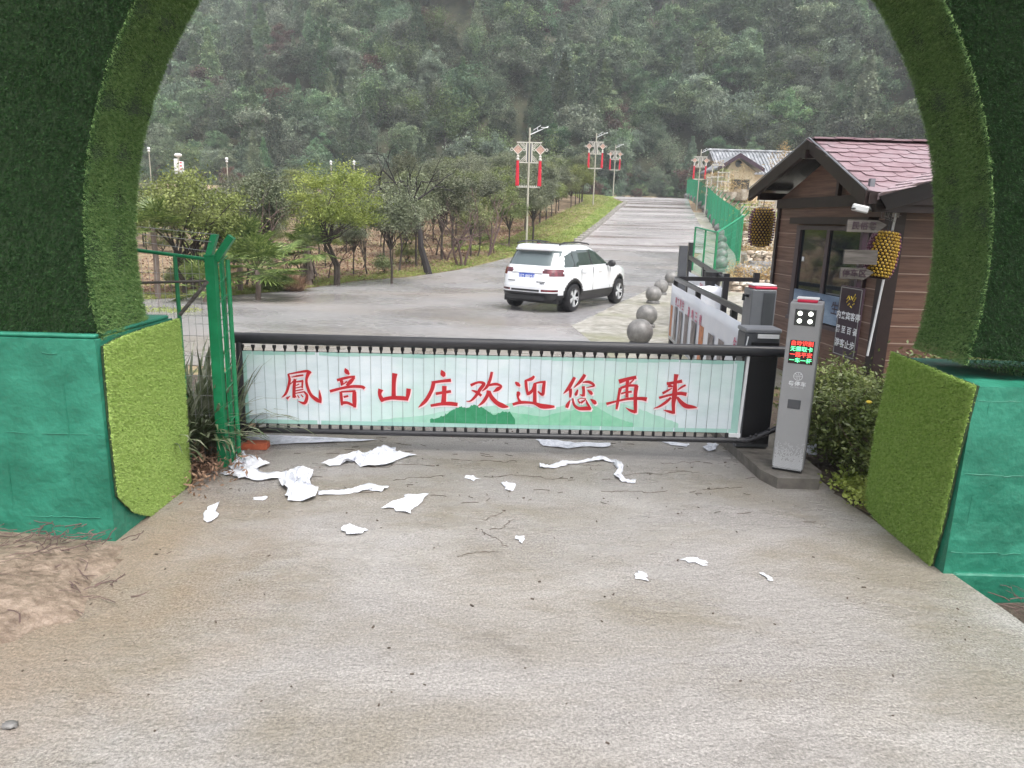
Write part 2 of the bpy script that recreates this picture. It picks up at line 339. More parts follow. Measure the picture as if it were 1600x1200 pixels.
M_['leafD'] = mat('shrub_leaves', [(.09, .06, .035), (.1, .14, .035), (.21, .26, .08), (.4, .44, .16)], 5, .4, detail=4, trans=.25, spec=.5)
M_['deadleaf'] = mat('dead_leaves', [(.16, .09, .06), (.36, .23, .15)], 3, .8, trans=.2)
M_['palm'] = mat('palm_fronds', [(.03, .06, .012), (.13, .2, .045), (.4, .46, .17)], 9, .45, trans=.25)
M_['palmdead'] = mat('dead_fronds', [(.12, .09, .075), (.24, .19, .16)], 4, .85)
M_['strap'] = mat('strappy_leaves', [(.03, .06, .02), (.13, .16, .08), (.42, .42, .34)], 5, .4, trans=.15)
M_['forest'] = mat('hillside_foliage', [(.04, .085, .045), (.105, .17, .09), (.23, .31, .16)], .5, .7, detail=4, trans=.2, rand=1.0, spec=.2)
M_['forestpale'] = mat('pale_hillside_foliage', [(.09, .14, .05), (.17, .23, .1)], .5, .6, detail=4, trans=.25, rand=.3, spec=.3)
M_['forestred'] = mat('brown_hillside_foliage', [(.09, .055, .045), (.15, .1, .08)], .5, .8, detail=4, trans=.2, rand=.4, spec=.2)
M_['carwhite'] = mat('white_car_paint', (.74, .76, .79), rough=.22, coat=1, spec=.5)
M_['carblack'] = mat('black_car_plastic', (.018, .018, .02), rough=.45)
M_['carglass'] = mat('tinted_car_glass', (.03, .05, .045), rough=.04, coat=1, spec=.8)
M_['rearglass'] = mat('rear_car_glass', (.08, .11, .115), rough=.06, coat=1, spec=.8)
M_['tail'] = mat('dark_red_lamp', [(.03, .006, .01), (.2, .015, .03)], 5, .12, coat=1)
M_['alloy'] = mat('alloy_rim', (.62, .64, .66), rough=.35, metal=.3)
M_['plate'] = mat('blue_number_plate', (.015, .08, .5), rough=.35)
M_['pole'] = mat('beige_pole_paint', (.42, .4, .33), rough=.5)
M_['orna'] = mat('cream_ornament', [(.5, .47, .42), (.62, .6, .55)], 4, .5)
M_['knot'] = mat('knot_panel', [(.35, .17, .13), (.55, .4, .32)], 18, .5)
M_['tassel'] = mat('red_tassel', [(.5, .012, .03), (.68, .03, .06)], 20, .6)
M_['housewall'] = mat('cream_render', [(.72, .6, .42), (.8, .69, .52)], 1.5, .8)
M_['rooftile'] = mat('grey_roof_tile', [(.12, .13, .14), (.24, .25, .27), (.36, .38, .4)], 2, .6, stretch=(1, 1, 1), detail=8)
M_['drystone'] = mat('pale_planter_stone', [(.2, .14, .1), (.46, .38, .3), (.66, .62, .56)], 2.6, .8, bump=.8, bscale=6, detail=8, bdist=.05)
M_['dryplant'] = mat('dry_orange_plant', [(.3, .16, .06), (.45, .32, .14), (.5, .45, .28)], 4, .8, trans=.2)
M_['banner'] = mat('white_vinyl_banner', [(.66, .7, .78), (.78, .8, .86)], 1.5, .35, bump=.15, bscale=5)
M_['photo1'] = mat('banner_picture_dark', [(.06, .05, .055), (.16, .13, .14), (.4, .38, .4)], 14, .4, detail=8, stretch=(1, 1, .4))
M_['photo2'] = mat('banner_picture_orange', [(.1, .05, .03), (.6, .2, .06), (.4, .06, .06)], 9, .4, detail=8)
M_['bannertext'] = mat('faded_banner_red', (.5, .12, .2), rough=.5)

# ------------------------------------------------------------ geometry helpers for plants
def leaf_quads(C, size, up=.4, aspect=.5, rng=RNG, var=.35):
    n = len(C); N = rng.normal(size=(n, 3)); N[:, 2] = np.abs(N[:, 2]) + up; N /= np.linalg.norm(N, axis=1)[:, None]
    A = rng.normal(size=(n, 3)); A -= (A * N).sum(1)[:, None] * N; A /= np.linalg.norm(A, axis=1)[:, None]; B = np.cross(N, A)
    s = size * (1 + var * rng.uniform(-1, 1, n))[:, None]
    V = np.stack([C - A * s * .5, C + B * s * aspect * .5, C + A * s * .5, C - B * s * aspect * .5], 1).reshape(-1, 3)
    F = np.arange(4 * n).reshape(-1, 4); return V, F
def crown_pts(n, rad, cz, clumps, sig, rng, squash=.75, shell=.55, flatbottom=.35):
    D = rng.normal(size=(clumps, 3)); D /= np.linalg.norm(D, axis=1)[:, None]; D[:, 2] = np.where(D[:, 2] < -flatbottom, -flatbottom * rng.uniform(.2, 1, clumps), D[:, 2])
    rr = rng.uniform(shell, 1, clumps) * (1 + .18 * np.sin(3 * np.arctan2(D[:, 1], D[:, 0]) + rng.uniform(0, 6)))
    CC = D * rr[:, None] * rad; CC[:, 2] *= squash
    idx = rng.integers(0, clumps, n); sg = sig * rng.uniform(.6, 1.3, clumps)
    P = CC[idx] + rng.normal(size=(n, 3)) * sg[idx][:, None] * np.array([1, 1, .7]); P[:, 2] += cz
    return P, CC + np.array([0, 0, cz])
def branches(mb, base, targets, r0, rng, n=5, wob=.12, fork=None):
    base = Vector(base)
    for t in targets:
        t = Vector(t); d = t - base; pts = []; rs = []
        k = 5
        for i in range(k + 1):
            f = i / k; p = base + d * f; p.z = base.z + d.z * (f ** .8)
            if 0 < i < k: p += Vector(rng.normal(size=3)) * wob * d.length * .18
            pts.append(p); rs.append(r0 * (1 - f * .82))
        mb.tube(pts, rs, n, cap=False)
def make_tree(name, height, rad, leafmat, seed, nleaf=5000, lsize=.075, clumps=60, sig=.16, trunk_r=.05, bare=.32, nb=12, squash=.75, barkmat='bark', shell=.5, stems=1):
    rng = np.random.default_rng(seed); root = empty(name)
    cz = height - rad * squash; P, CC = crown_pts(nleaf, rad, cz, clumps, sig, rng, squash, shell)
    V, F = leaf_quads(P, lsize, .5, .5, rng)
    mb = MB(); fork = height * bare
    for s in range(stems):
        off = rng.normal(size=2) * (.12 if stems > 1 else 0)
        top = Vector((rng.normal() * .05 + off[0] * 1.8, rng.normal() * .05 + off[1] * 1.8, fork))
        mb.tube([(off[0], off[1], -.1), (off[0] + .02, off[1], fork * .5), top], [trunk_r * 1.2, trunk_r, trunk_r * .8], 7)
        pick = CC[rng.choice(len(CC), nb // stems + 1, replace=False)]
        branches(mb, top, pick, trunk_r * .6, rng)
    mb.build('trunk', M_[barkmat], root, smooth=True, fix=False)
    mesh_np('crown', V, F, M_[leafmat], root)
    return root
def bare_branch(mb, p, d, L, r, depth, rng, nside=5, spread=.55, up=.12):
    k = 4; pts = [p]; rs = [r]; q = p.copy(); dd = d.copy()
    for i in range(k):
        dd = (dd + Vector(rng.normal(size=3)) * .16 + Vector((0, 0, up * .3))).normalized(); q = q + dd * L / k; pts.append(q.copy()); rs.append(r * (1 - (i + 1) / k * .5))
    mb.tube(pts, rs, nside, cap=False)
    if depth > 0:
        for j in range(rng.integers(2, 4)):
            nd = (dd + Vector(rng.normal(size=3)) * spread + Vector((0, 0, up))).normalized()
            s = pts[rng.integers(2, k + 1)]
            bare_branch(mb, s, nd, L * rng.uniform(.6, .85), r * .55, depth - 1, rng, 4, spread, up)
def blades(pts, nrm, length, width, rng, droop=.3, spread=.6):
    n = len(pts); D = nrm + rng.normal(size=(n, 3)) * spread; D[:, 2] -= droop; D /= np.linalg.norm(D, axis=1)[:, None]
    S = np.cross(D, rng.normal(size=(n, 3))); S /= np.linalg.norm(S, axis=1)[:, None]
    l = length * rng.uniform(.6, 1.25, n)[:, None]; wv = width
    V = np.stack([pts - S * wv * .5, pts + S * wv * .5, pts + D * l], 1).reshape(-1, 3)
    return V, np.arange(3 * n).reshape(-1, 3)
def instance_once(v): return v

# ============================================================ SETTING: ground, roads, hill
def ATX(px, py, X):
    d = ray(px, py); t = X / d.x; return Vector((X, d.y * t, CAMH + d.z * t))
xs = np.concatenate([np.arange(-190, -30, 8), np.arange(-30, 34, 2.0), np.arange(34, 200, 8), [2.68, 2.78, 4.9, 5.0]]); xs.sort()
ys = np.concatenate([np.arange(-40, 4, 4), [2.45, 2.8, 3.94, 3.97], np.arange(4, 100, 1.0), np.arange(100, 420, 6)]); ys.sort()
pit = lambda x, y: -.2 if 2.7 < x < 4.95 and 2.7 < y < 3.95 else 0
V = [(x, y, hill(x, y) + pit(x, y)) for y in ys for x in xs]; nx = len(xs)
F = [(j*nx+i, j*nx+i+1, (j+1)*nx+i+1, (j+1)*nx+i) for j in range(len(ys)-1) for i in range(nx-1)]
gr_o = tag(mesh_np('ground', V, F, M_['soil'], smooth=True), kind='structure')
gr_o.data.materials.append(M_['forestfloor']); gr_o.data.polygons.foreach_set('material_index', np.array([1 if min(V[q_][2] - h(V[q_][1]) for q_ in f_) > .05 else 0 for f_ in F], dtype=np.int32))
def sheet(name, pl, pr, m, dz, y0=None, y1=None, step=.5, nxs=8, wob=0, seed=1):
    """sheet following the terrain between a left and a right border, each a list of (x, y)"""
    rng = np.random.default_rng(seed)
    y0 = y0 if y0 is not None else max(pl[0][1], pr[0][1]); y1 = y1 if y1 is not None else min(pl[-1][1], pr[-1][1])
    Y = np.unique(np.concatenate([np.arange(math.ceil(y0), math.floor(y1) + .01, step), [y0, y1]]))
    XL = np.interp(Y, [p[1] for p in pl], [p[0] for p in pl]); XR = np.interp(Y, [p[1] for p in pr], [p[0] for p in pr])
    if wob:
        XL = XL + wob * (np.sin(Y * 5.1) * .5 + rng.normal(size=len(Y)) * .4); XR = XR + wob * (np.sin(Y * 4.3 + 1) * .5 + rng.normal(size=len(Y)) * .4)
    # between grid rows the ground is linear: sample its height the same way
    def hh(y):
        if y < 4 or y > 99: return h(y)
        a = math.floor(y); return h(a) + (h(a + 1) - h(a)) * (y - a)
    V = []; 
    for k, y in enumerate(Y):
        for i in range(nxs + 1): V.append((XL[k] + (XR[k] - XL[k]) * i / nxs, y, hh(y) + dz))
    F = [(j*(nxs+1)+i, j*(nxs+1)+i+1, (j+1)*(nxs+1)+i+1, (j+1)*(nxs+1)+i) for j in range(len(Y)-1) for i in range(nxs)]
    return tag(mesh_np(name, V, F, m, smooth=True), kind='structure')
def gxy(px, py): g = G(px, py); return (g.x, g.y)
# foreground concrete, then the wet junction, the paving by the stone balls, the upper road
edge = [gxy(*p) for p in [(225, 470), (300, 466), (370, 463), (450, 456), (560, 440), (640, 434), (720, 422), (790, 405), (850, 392), (901, 381)]]
sheet('driveway', [(-7, -20), (-7, 2.6), (-3.6, 2.9), (-2.5, 3.9), (-2.36, 5), (-2.45, 7), (-2.9, 9), (-9, 10.4), (-16, 12.2)], [(7, -20), (7, 2.4), (3.0, 2.75), (2.76, 2.95), (2.7, 3.2), (2.73, 3.6), (2.68, 3.9), (2.55, 5), (2.5, 7), (2.5, 9), (2.3, 10.4), (2.1, 12.2)], M_['concrete'], .012, nxs=10)
left_edge = [(-60, 11.9)] + [(-30, 13.5), (-14, 15.3)] + edge
le = sorted(left_edge, key=lambda p: p[1])
balls = [((998, 545), .5), ((1009, 513), .5), ((1020, 476), .5), ((1032, 462), .5), ((1048, 447), .48)]
bxy = [G(*b[0]) for b in balls]
sheet('road_junction', le, [(1.9, 11.9), (bxy[1].x - .4, bxy[1].y), (bxy[2].x - .3, bxy[2].y), (bxy[4].x + .1, bxy[4].y), (7.6, 30), (10.5, 44)], M_['asphalt'], .02, y0=11.95, y1=37.0, nxs=24)
kerbL = [gxy(*p) for p in [(901, 381), (925, 362), (945, 345), (962, 330), (978, 318)]]; kerbL[-1] = (kerbL[-1][0], min(97, kerbL[-1][1]))
kerbL = sorted(kerbL, key=lambda p: p[1])
roadR = [(9.3, 36), (11.9, 46), (15.2, 64), (18.6, 80), (22.0, 99)]
sheet('upper_road', [(edge[-1][0], 36.2)] + [k for k in kerbL if k[1] > 37] + [(kerbL[-1][0] + .6, 99)], roadR, M_['road'], .028, y0=36.2, y1=98.5, nxs=10)
sheet('paving', [(1.6, 8.8), (1.5, 11), (bxy[1].x - 1.6, 15), (bxy[2].x - 1.0, 20), (bxy[4].x - .2, 26), (9.2, 36), (15.1, 64), (20.5, 90)], [(40, 8.8), (40, 90)], M_['pave'], .024, y0=8.9, y1=60, nxs=20)
sheet('grass_verge', [(edge[-1][0] - 4.2, 33.5), (3.4, 46), (7.4, 64), (12, 88)], [(edge[-1][0] - .3, 33.5)] + [(k[0] - .3, k[1]) for k in kerbL if k[1] > 37], mat('verge_turf', [(.1, .16, .03), (.2, .28, .05), (.26, .25, .1)], 1.2, .85, bump=1, bscale=20, bdist=.04), .03, y0=34, y1=92, nxs=6)
# kerb stones along the upper road
kb = MB(); kp = [(edge[-1][0] - .12, 35.5)] + kerbL
for i in range(len(kp) - 1):
    a, b = kp[i], kp[i + 1]; L = math.hypot(b[0]-a[0], b[1]-a[1]); n = max(1, int(L / 1.0)); ang = math.atan2(b[1]-a[1], b[0]-a[0])
    for k in range(n):
        f = (k + .5) / n; y = a[1] + (b[1]-a[1]) * f
        kb.bbox((a[0] + (b[0]-a[0]) * f + random.uniform(-.02, .02), y, h(y) + .06), (L / n - .02, .28, .34), .03, ang)
tag(kb.build('kerb', M_['kerb']), kind='structure')
# sand drift on the left, dark soil patches at the sides
def patch(name, poly, m, zmid, rings=6, seed=3, kind='structure', noise=.01):
    rng = np.random.default_rng(seed); c = sum((Vector((p[0], p[1], 0)) for p in poly), Vector()) / len(poly)
    pts = []; n = len(poly)
    for i in range(n):
        for k in range(4):
            f = k / 4; a, b = Vector((*poly[i][:2], 0)), Vector((*poly[(i+1) % n][:2], 0)); p = a.lerp(b, f) + Vector((rng.normal() * .02, rng.normal() * .02, 0)); pts.append(p)
    N = len(pts); V = []
    for r in range(rings + 1):
        f = 1 - r / rings
        for p in pts:
            q = c + (p - c) * f; V.append((q.x, q.y, h(q.y) + .006 + zmid * (1 - f ** 2) + (rng.normal() * noise if r else 0)))
    F = [(r*N+i, r*N+(i+1) % N, (r+1)*N+(i+1) % N, (r+1)*N+i) for r in range(rings) for i in range(N)]
    return tag(mesh_np(name, V, F, m, smooth=True), kind=kind)
patch('sand_drift', [(-2.35, 4.03), (-2.2, 3.75), (-2.25, 3.5), (-2.1, 3.2), (-2.3, 2.95), (-2.6, 2.75), (-3.2, 2.6), (-4.8, 2.5), (-4.8, 4.3), (-3.5, 4.35)], M_['sand'], .13, rings=9, noise=.006)
patch('soil_bed', [(2.8, 3.93), (2.76, 3.55), (2.74, 3.2), (2.82, 2.98), (3.1, 2.85), (4.6, 2.75), (4.6, 3.93)], M_['darksoil'], .06, noise=.012).location.z = -.16
patch('planting_bed', [(2.55, 4.85), (2.5, 5.3), (2.55, 7.0), (2.7, 8.4), (9, 8.4), (9, 4.7), (4, 4.7)], M_['darksoil'], .1, noise=.02, rings=10)
patch('verge_bed', [(-2.38, 4.95), (-2.32, 5.3), (-2.4, 6.2), (-2.6, 8.6), (-12, 9.5), (-12, 4.9)], M_['darksoil'], .06, noise=.02, rings=10)
# small scattered stones, leaves and twigs on the concrete (uncountable litter)
rng = np.random.default_rng(11); mb = MB()
for k in range(200):
    x, y = rng.uniform(-2.3, 2.5), rng.uniform(2.0, 8.5)
    if abs(x) > 2.2 and 3.8 < y < 5: continue
    s = rng.uniform(.003, .009); a = rng.uniform(0, 3.1)
    mb.box((x, y, .013 + s * .3), (s * rng.uniform(1, 3), s, s * .7), a)
for k in range(70):
    x, y = rng.uniform(-2.2, 2.2), rng.uniform(4.6, 6.6); a = rng.uniform(0, 3.1); L = rng.uniform(.03, .14)
    p = [Vector((x, y, .016))]
    for i in range(4): a += rng.normal() * .4; p.append(p[-1] + Vector((math.cos(a), math.sin(a) * .5, 0)) * L / 4)
    mb.tube(p, .0022, 4)
tag(mb.build('litter', M_['darksoil'], fix=False), 'small dark grit and bits of twig scattered over the wet concrete', 'debris', kind='stuff')
mb = MB()
for (cx, cy, sx, sy, n, z0) in ((-2.75, 3.85, .45, .15, 90, .1), (-3.1, 3.2, .5, .3, 110, .12), (3.05, 3.4, .2, .25, 150, -.06), (-2.4, 3.4, .3, .1, 25, .03)):
    for k in range(n):
        x, y = cx + rng.normal() * sx * .6, cy + rng.normal() * sy * .8; a = rng.uniform(0, 3.1); L = rng.uniform(.03, .2)
        p = [Vector((x, y, z0 + rng.uniform(-.01, .03)))]
        for i in range(4): a += rng.normal() * .3; p.append(p[-1] + Vector((math.cos(a), math.sin(a), rng.normal() * .15)) * L / 4)
        mb.tube(p, rng.uniform(.0015, .004), 4)
tag(mb.build('dead_twigs', M_['twig'], fix=False), 'dry brown twigs and roots lying on the soil beside the arch blocks', 'debris', kind='stuff')
# cracks with dirt in them, across the slab under the boom
mb = MB()
for (x, y, a0, L) in ((-1.2, 5.5, .1, .7), (-.2, 5.35, -.1, .9), (.9, 5.45, .05, .8), (1.3, 5.8, .2, .5), (0.0, 4.1, 2.0, .45), (-.15, 4.5, 1.2, .4), (.3, 5.7, -.2, .6), (-.9, 5.2, .15, .5), (-.12, 4.35, 1.1, .35), (-.3, 3.95, .6, .3), (.7, 5.1, .1, .6), (-.5, 5.75, -.1, .7), (1.5, 5.2, .2, .4)):
    p = [Vector((x, y, .0135))]; a = a0
    for i in range(14): a = a0 + rng.normal() * .6; p.append(p[-1] + Vector((math.cos(a), math.sin(a) * .7, 0)) * L / 14)
    mb.tube(p, [.0035 * rng.uniform(.3, 1) for _ in p], 4)
tag(mb.build('crack_dirt', M_['darksoil'], fix=False), 'thin dirt filled cracks in the concrete near the barrier', 'crack', kind='stuff')

# ============================================================ ARCH
arch = empty('turf_arch', (.115, 4.4, 0), 0, 'big round arch covered in artificial turf on green painted concrete blocks', 'arch')
def rel(o, root): 
    o.parent = root; o.matrix_parent_inverse = Matrix.Translation(-Vector(root.location)); return o
def block(name, x0, x1, y0, y1, z1, root):
    # subdivided, slightly lumpy concrete block
    b = MB(); nx_, ny_, nz_ = 14, 6, 10; rg = np.random.default_rng(5)
    def face(o, u, v, nu, nv):
        o, u, v = Vector(o), Vector(u), Vector(v); base = len(b.v)
        for j in range(nv + 1):
            for i in range(nu + 1):
                e = (i in (0, nu)) or (j in (0, nv)); p = o + u * i / nu + v * j / nv
                n = u.cross(v).normalized(); b.v.append(tuple(p + n * (0 if e else rg.normal() * .0035)))
        for j in range(nv):
            for i in range(nu): b.f.append((base+j*(nu+1)+i, base+j*(nu+1)+i+1, base+(j+1)*(nu+1)+i+1, base+(j+1)*(nu+1)+i))
    dx, dy = x1 - x0, y1 - y0
    face((x0, y0, 0), (dx, 0, 0), (0, 0, z1), nx_, nz_); face((x1, y1, 0), (-dx, 0, 0), (0, 0, z1), nx_, nz_)
    face((x0, y1, 0), (0, -dy, 0), (0, 0, z1), ny_, nz_); face((x1, y0, 0), (0, dy, 0), (0, 0, z1), ny_, nz_)
    face((x0, y0, z1), (dx, 0, 0), (0, dy, 0), nx_, ny_)
    # formwork board ridges, standing 3 mm proud
    for zz in (z1 * .13, z1 * .55, z1 * .93):
        x = x0 + .02
        while x < x1 - .1:
            L = rg.uniform(.06, .3); L = min(L, x1 - .02 - x)
            if rg.random() < .75: b.tube([(x + L * f, y0 - .0005, zz + rg.normal() * .003) for f in (0, .33, .66, 1)], [rg.uniform(.0015, .004) for _ in range(4)], 5)
            x += L
    for k in range(5):
        xx = x0 + dx * (.08 + .2 * k) + rg.uniform(-.1, .1); z = z1 * .12
        while z < z1 * .9:
            L = rg.uniform(.05, .25)
            if rg.random() < .6: b.tube([(xx + rg.normal() * .002, y0 - .0005, min(z + L * f, z1 * .92)) for f in (0, .5, 1)], [rg.uniform(.001, .003) for _ in range(3)], 5)
            z += L
    return rel(b.build(name, M_['paint'], None, fix=False), root)
block('base_block', -4.6, -2.41, 4.03, 4.97, 1.265, arch); block('base_block', 2.62, 4.7, 3.92, 4.80, 1.165, arch)
fb = MB(); fb.bbox((3.7, 4.02, -.1), (2.05, .24, .25), .012); rel(fb.build('footing', M_['paint']), arch)
fb = MB(); fb.bbox((-3.5, 4.5, 1.28), (2.16, .9, .022), .008); rel(fb.build('block_cap', M_['paint']), arch)
CX, CZ, RI, RO, Y0, Y1 = .12, 1.69, 2.575, 4.3, 4.1, 4.7
NA = 96; th = [math.pi * (1.0 + .048) - i * math.pi * (1.096) / NA for i in range(NA + 1)]
jit = [random.gauss(0, .008) for _ in th]
def ring_pt(t, r, y): return (CX + r * math.cos(t), y, max(CZ + r * math.sin(t), 1.19))
V = []; F = []
for i, t in enumerate(th):
    ri = RI + jit[i]; V += [ring_pt(t, ri, Y0), ring_pt(t, ri + .03, Y1), ring_pt(t, RO, Y1), ring_pt(t, RO, Y0)]
for i in range(NA):
    for k in range(4): F.append((i*4+k, i*4+(k+1) % 4, (i+1)*4+(k+1) % 4, (i+1)*4+k))
rel(mesh_np('arch_ring', V, F, M_['turf_back']), arch)
rng = np.random.default_rng(21)
# front face blades
n = 330000; t = rng.uniform(-.17, math.pi + .17, n); r = np.sqrt(rng.uniform(2.55 ** 2, 3.75 ** 2, n))
P = np.stack([CX + r * np.cos(t), np.full(n, Y0), CZ + r * np.sin(t)], 1); k = (P[:, 2] > 1.17) & (P[:, 2] < 3.9); P = P[k]
Vb, Fb = blades(P, np.array([0, -1., 0]), .02, .0045, rng, .35, .55)
tag(rel(mesh_np('front_turf', Vb, Fb, M_['turf_dark']), arch), kind='stuff')
n = 260000; t = rng.uniform(-.17, math.pi + .17, n); y = rng.uniform(Y0 - .01, Y1 + .015, n); rr = RI + .03 * (y - Y0) / (Y1 - Y0) + rng.normal(size=n) * .004 + .005 * np.sin(y * 21 + 2.0)
P = np.stack([CX + rr * np.cos(t), y, CZ + rr * np.sin(t)], 1); N = np.stack([-np.cos(t), 0 * t, -np.sin(t)], 1); k = (P[:, 2] > 1.17); 
Vb, Fb = blades(P[k], N[k], .024, .0045, rng, .3, .55)
tag(rel(mesh_np('inner_turf', Vb, Fb, M_['turf_mid']), arch), kind='stuff')
def turf_panel(outline, X, sgn, m, seed):
    p3 = [ATX(px, py, X) for px, py in outline]; b = MB(); b.prism([Vector((X, p.y, p.z)) for p in p3], (sgn * .015, 0, 0))
    pn = rel(b.build('turf_panel', M_['turf_back']), arch)
    rg = np.random.default_rng(seed); poly = [(p.y, p.z) for p in p3]; y0_, y1_ = min(p[0] for p in poly), max(p[0] for p in poly); z0_, z1_ = min(p[1] for p in poly), max(p[1] for p in poly)
    n = 110000; Y = rg.uniform(y0_, y1_, n); Z = rg.uniform(z0_, z1_, n); ins = np.zeros(n, bool)
    for i in range(len(poly)):
        (ya, za), (yb, zb) = poly[i], poly[i - 1]
        c = ((za > Z) != (zb > Z)) & (Y < (yb - ya) * (Z - za) / (zb - za + 1e-9) + ya); ins ^= c
    P = np.stack([np.full(ins.sum(), X + sgn * .015), Y[ins], Z[ins]], 1)
    Vb, Fb = blades(P, np.array([sgn, -.15, 0.]), .019, .005, rg, .25, .6)
    o = tag(mesh_np('turf_pile', Vb, Fb, m), kind='stuff'); o.parent = pn
turf_panel([(157, 541), (180, 528), (225, 512), (276, 497), (285, 600), (294, 752), (262, 786), (232, 806), (205, 801), (180, 776), (165, 640)], -2.405, 1, M_['turf_light'], 31)
turf_panel([(1397, 549), (1440, 566), (1485, 585), (1531, 603), (1500, 720), (1478, 820), (1455, 898), (1440, 895), (1405, 850), (1355, 790), (1370, 680), (1385, 610)], 2.615, -1, M_['turf_right'], 32)

# ============================================================ BARRIER
YB = 5.9
bar = empty('barrier_gate', (2.0, YB, 0), 0, 'long black framed barrier boom with printed slats hanging across the driveway', 'barrier')
XL0, XR0, ZT, ZB = -2.36, 2.2, .985, .205
b = MB(); b.tube([(XL0 + .0, YB, ZT - .005), (XR0 + .18, YB, ZT + .008)], .047, 20, flat=.8); b.sphere((XL0, YB, ZT - .005), .047, 16, 10, (.5, .8, 1)); rel(b.build('boom_tube', M_['black'], smooth=True), bar)
b = MB(); b.tube([(XL0 + .03, YB, ZB - .03), (XR0 - .12, YB, ZB + .002)], .026, 12); rel(b.build('lower_rail', M_['black'], smooth=True), bar)
b = MB(); b.tube([(XL0 + .05, YB, ZT - .04), (XL0 + .03, YB, .07)], .028, 12); b.tube([(XL0 + .03, YB, .075), (XL0 + .03, YB, .02)], .04, 12); rel(b.build('end_leg', M_['black'], smooth=True), bar)
b = MB(); b.tube([(1.985, YB + .0, ZT - .04), (1.965, YB, ZB)], .014, 10); rel(b.build('inner_upright', M_['white'], smooth=True), bar)
b = MB(); b.box((1.975, YB + .02, (ZT + ZB) / 2), (.05, .02, .74)); rel(b.build('upright_channel', M_['darkgrey']), bar)
b = MB(); b.tube([(2.02, YB, ZB), (2.08, YB - .02, ZB + .02), (2.30, YB - .06, ZB + .15)], .024, 10)
for p in ((2.06, YB - .04, ZB + .05), (2.10, YB - .05, ZB + .07), (2.2, YB - .07, ZB + .13)): b.sphere(p, .013, 8, 6)
for i in range(4): b.sphere((1.93 + i * .035, YB - .028, ZB + .002), .008, 8, 6)
rel(b.build('link_arm', M_['black'], smooth=True), bar)
NS = 47; x0s, x1s = -2.285, 1.955; pitch = (x1s - x0s) / NS
def zt(x): return .872 + (x - x0s) * .0085
def zb(x): return .238 + (x - x0s) * .0085
# slats (one printed surface), seams between them, coloured borders
b = MB(); rg = random.Random(4)
for i in range(NS):
    xa, xb = x0s + i * pitch + .0015, x0s + (i + 1) * pitch - .0015; dy = rg.uniform(-.0012, .0012); tw = rg.uniform(-.002, .002)
    b.add([(xa, YB - .004 + dy - tw, zb(xa)), (xb, YB - .004 + dy + tw, zb(xb)), (xb, YB - .004 + dy + tw, zt(xb)), (xa, YB - .004 + dy - tw, zt(xa)),
           (xa, YB + .004 + dy, zb(xa)), (xb, YB + .004 + dy, zb(xb)), (xb, YB + .004 + dy, zt(xb)), (xa, YB + .004 + dy, zt(xa))],
          [(0, 1, 2, 3), (5, 4, 7, 6), (0, 4, 5, 1), (3, 2, 6, 7), (0, 3, 7, 4), (1, 5, 6, 2)])
panel = rel(b.build('slat_panel', M_['slat']), bar)
b = MB()
for i in range(1, NS):
    x = x0s + i * pitch; b.box((x, YB - .0085, (zb(x) + zt(x)) / 2), (.0018, .002, zt(x) - zb(x)))
o = b.build('slat_seams', M_['seam']); o.parent = panel
b = MB()
for (f0, f1) in (('t', 0), ('b', 0)):
    for i in range(NS):
        xa, xb = x0s + i * pitch, x0s + (i + 1) * pitch; wv = .028 + .006 * math.sin(i * .9)
        za, zc = (zt(xa) - wv, zt(xb) - wv) if f0 == 't' else (zb(xa), zb(xb)); wz = wv - .001 if f0 == 't' else .035
        b.add([(xa, YB - .0058, za), (xb, YB - .0058, zc), (xb, YB - .0058, zc + wz), (xa, YB - .0058, za + wz)], [(0, 1, 2, 3)])
for xa, xb in ((x0s, x0s + .03), (x1s - .06, x1s)):
    b.add([(xa, YB - .0061, zb(xa)), (xb, YB - .0061, zb(xb)), (xb, YB - .0061, zt(xb)), (xa, YB - .0061, zt(xa))], [(0, 1, 2, 3)])
o = b.build('teal_border', M_['slatedge'], fix=False); o.parent = panel
def hillshape(name, pts, m, off, seed):
    rg = np.random.default_rng(seed); top = []
    P = [AT(px, py, YB - off) for px, py in pts]
    for i in range(len(P) - 1):
        for k in range(8):
            q = P[i].lerp(P[i + 1], k / 8); top.append(Vector((q.x, q.y, q.z + abs(rg.normal()) * .006)))
    top.append(P[-1]); V = []; F = []
    for q in top: V += [(q.x, YB - off, zb(q.x) + .036), (q.x, YB - off, max(q.z, zb(q.x) + .037))]
    for i in range(len(top) - 1): F.append((2*i, 2*i+2, 2*i+3, 2*i+1))
    o = mesh_np(name, V, F, m); o.parent = panel
hillshape('printed_hill', [(590, 657), (660, 650), (720, 638), (800, 632), (850, 640), (900, 632), (960, 628), (1000, 640), (1040, 655), (1060, 662)], M_['hill3'], .0066, 1)
hillshape('printed_hill', [(700, 656), (740, 648), (800, 645), (850, 652), (900, 640), (930, 636), (965, 655), (990, 662)], M_['hill2'], .0072, 2)
hillshape('printed_hill', [(672, 657), (695, 650), (705, 642), (718, 636), (730, 638), (742, 633), (755, 638), (765, 645), (772, 650), (785, 644), (797, 645), (805, 656)], M_['hill1'], .0078, 3)
b = MB()
for i in range(NS + 1):
    x = x0s + (i if i < NS + 1 else 0) * pitch
    x = min(x, x1s - .01)
    b.lathe([(.016, zt(x) + .052), (.016, zt(x) + .03), (.011, zt(x) + .022), (.008, zt(x) + .004), (.013, zt(x) - .001)], (x, YB, 0), 8)
    b.lathe([(.013, ZB - .01), (.013, zb(x) - .012), (.006, zb(x) + .004)], (x, YB, 0), 8)
